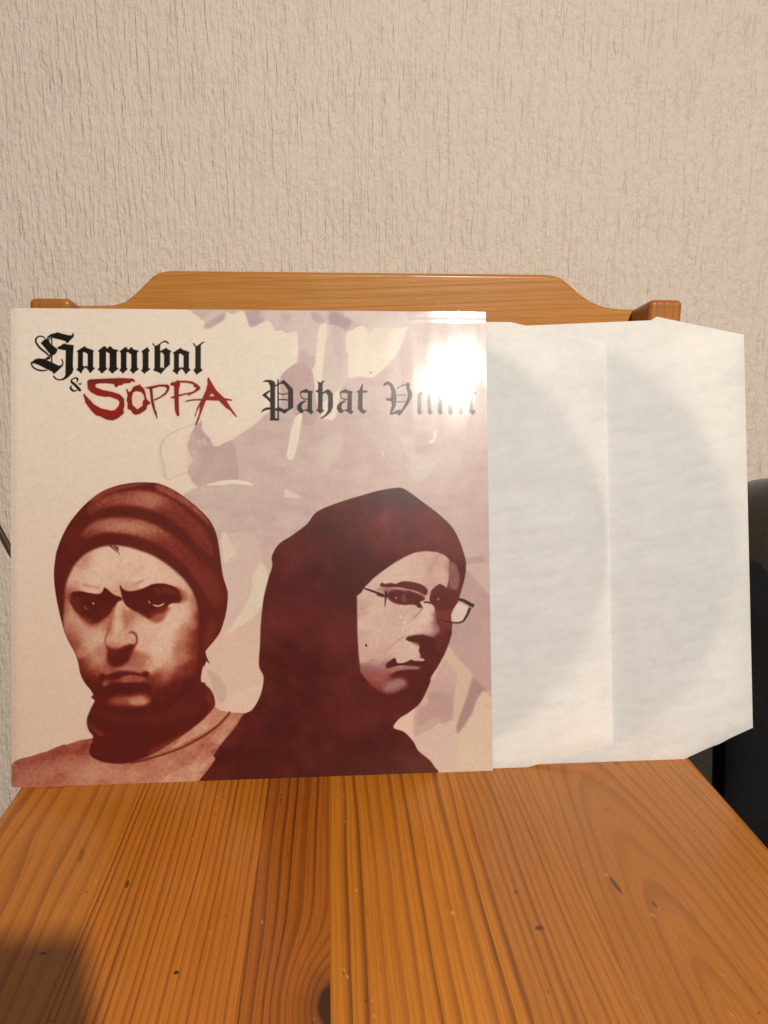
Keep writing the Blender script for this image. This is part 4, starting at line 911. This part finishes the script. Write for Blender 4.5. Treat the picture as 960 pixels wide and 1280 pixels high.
# ---------------------------------------------------------------- dark fabrics at the right, cord at the left
grey = fabric_mat('grey_olive_cloth', (.036, .031, .022))
sofa = thing('sofa', 'dark grey fabric sofa end beside the chair on the right', 'sofa', (.85, .11, 0))
def spart(name, b): bmesh.ops.translate(b, verts=b.verts[:], vec=(-.85, -.11, 0)); return from_bm(name, b, [grey], sofa, smooth=True, angle=60)
b = box_bm(.520, 1.25, .072, WALLY - .012, SEAT - .25, SEAT + .176); bevel_where(b, lambda e: True, .050, 10); spart('arm', b)
b = box_bm(.468, 1.28, .080, WALLY - .008, 0, SEAT + .02); bevel_where(b, lambda e: True, .020, 4); spart('base', b)
black = fabric_mat('black_weave', (.010, .010, .011), fuzz=.05)
wv = waves(21)
vs, fs, nx, nz = [], [], 50, 60
for j in range(nz + 1):
    for i in range(nx + 1):
        x = .512 + .6 * i / nx; z = .02 + (SEAT + .112 - .02) * j / nz
        e = sm(0, .02, min(x - .512, SEAT + .112 - z))
        y = .068 - .008 * e - .007 * e * (math.sin(x * 55 + 2 * math.sin(z * 9)) * .5 + wv(x * .7, z * .5))
        y = min(y, .0665) + .022 * sm(SEAT + .07, SEAT + .112, z)
        vs.append((x + .006 * math.sin(z * 21) * (1 - i / nx) + .010 * sm(SEAT + .02, SEAT + .11, z), y, z + .012 * math.sin(x * 17) * j / nz))
for j in range(nz):
    for i in range(nx):
        a = j * (nx + 1) + i; fs.append((a, a + 1, a + nx + 2, a + nx + 1))
me = D.meshes.new('black_sheet'); me.from_pydata(vs, [], fs); me.shade_smooth()
o = link('black_sheet', me, [black]); s = o.modifiers.new('thickness', 'SOLIDIFY'); s.thickness = .004; s.offset = 1  # wavy black sheet before the lower part of the sofa arm
o['label'] = 'black sheet in front of the grey sofa end'; o['category'] = 'cloth'

def tube(name, pts, r, mat, seg=10):
    b = bmesh.new(); P = []
    n = len(pts)
    for i in range(n - 1):
        p0, p1, p2, p3 = (Vector(pts[max(i - 1, 0)]), Vector(pts[i]), Vector(pts[i + 1]), Vector(pts[min(i + 2, n - 1)]))
        for k in range(10):
            t = k / 10; P.append(.5 * ((2 * p1) + (p2 - p0) * t + (2 * p0 - 5 * p1 + 4 * p2 - p3) * t * t + (3 * p1 - p0 - 3 * p2 + p3) * t ** 3))
    P.append(Vector(pts[-1])); rings = []
    for i, p in enumerate(P):
        d = (P[min(i + 1, len(P) - 1)] - P[max(i - 1, 0)]).normalized(); s_ = d.cross(Vector((0, 1, 0))).normalized(); u_ = s_.cross(d)
        rings.append([b.verts.new(p + (s_ * math.cos(2 * math.pi * k / seg) + u_ * math.sin(2 * math.pi * k / seg)) * r) for k in range(seg)])
    for a, c in zip(rings[:-1], rings[1:]):
        for k in range(seg): b.faces.new((a[k], a[(k + 1) % seg], c[(k + 1) % seg], c[k]))
    b.faces.new(rings[0][::-1]); b.faces.new(rings[-1]); bmesh.ops.recalc_face_normals(b, faces=b.faces[:])
    return from_bm(name, b, [mat], smooth=True, angle=70)
cy = WALLY - .019
o = tube('power_cord', [(-.35, cy + .012, SEAT + .62), (-.20, cy + .008, SEAT + .42), (-.105, cy, SEAT + .235), (-.0588, cy, SEAT + .123), (-.02, cy, SEAT + .03), (.03, cy - .004, SEAT - .10), (.06, cy, SEAT - .30), (.05, cy - .02, .0026), (.0, cy - .06, .0026)], .0022, plain('brown_rubber', (.085, .055, .026), .42, .15, 50))
o['label'] = 'thin brown cord slanting down the wall behind the left edge of the record cover'; o['category'] = 'cord'

# ---------------------------------------------------------------- added, unseen phone on a stand, put here to shade the seat's near corner
ph = thing('shadow_phone', 'black smartphone on a thin stand, unseen, added to shade the seat corner', 'phone', (.1725, CAM.y - .011, 0))
pm = plain('black_phone_shell', (.02, .02, .022), .35, .1, 60); sm_ = plain('black_glass', (.012, .012, .014), .1, .05, 60)
yb = -.0045
from_bm('body', box_bm(-.0375, .0375, -.004, .004, CAM.z - .196, CAM.z - .036, .0035, 4), [pm], ph)
from_bm('screen', box_bm(-.035, .035, -.0046, -.0041, CAM.z - .193, CAM.z - .039), [sm_], ph, smooth=False)
from_bm('stand', box_bm(-.008, .008, -.018, -.005, .012, CAM.z - .11, .002, 2), [pm], ph)
from_bm('stand_foot', box_bm(-.10, .10, -.11, .07, .0, .0118, .004, 2), [pm], ph)
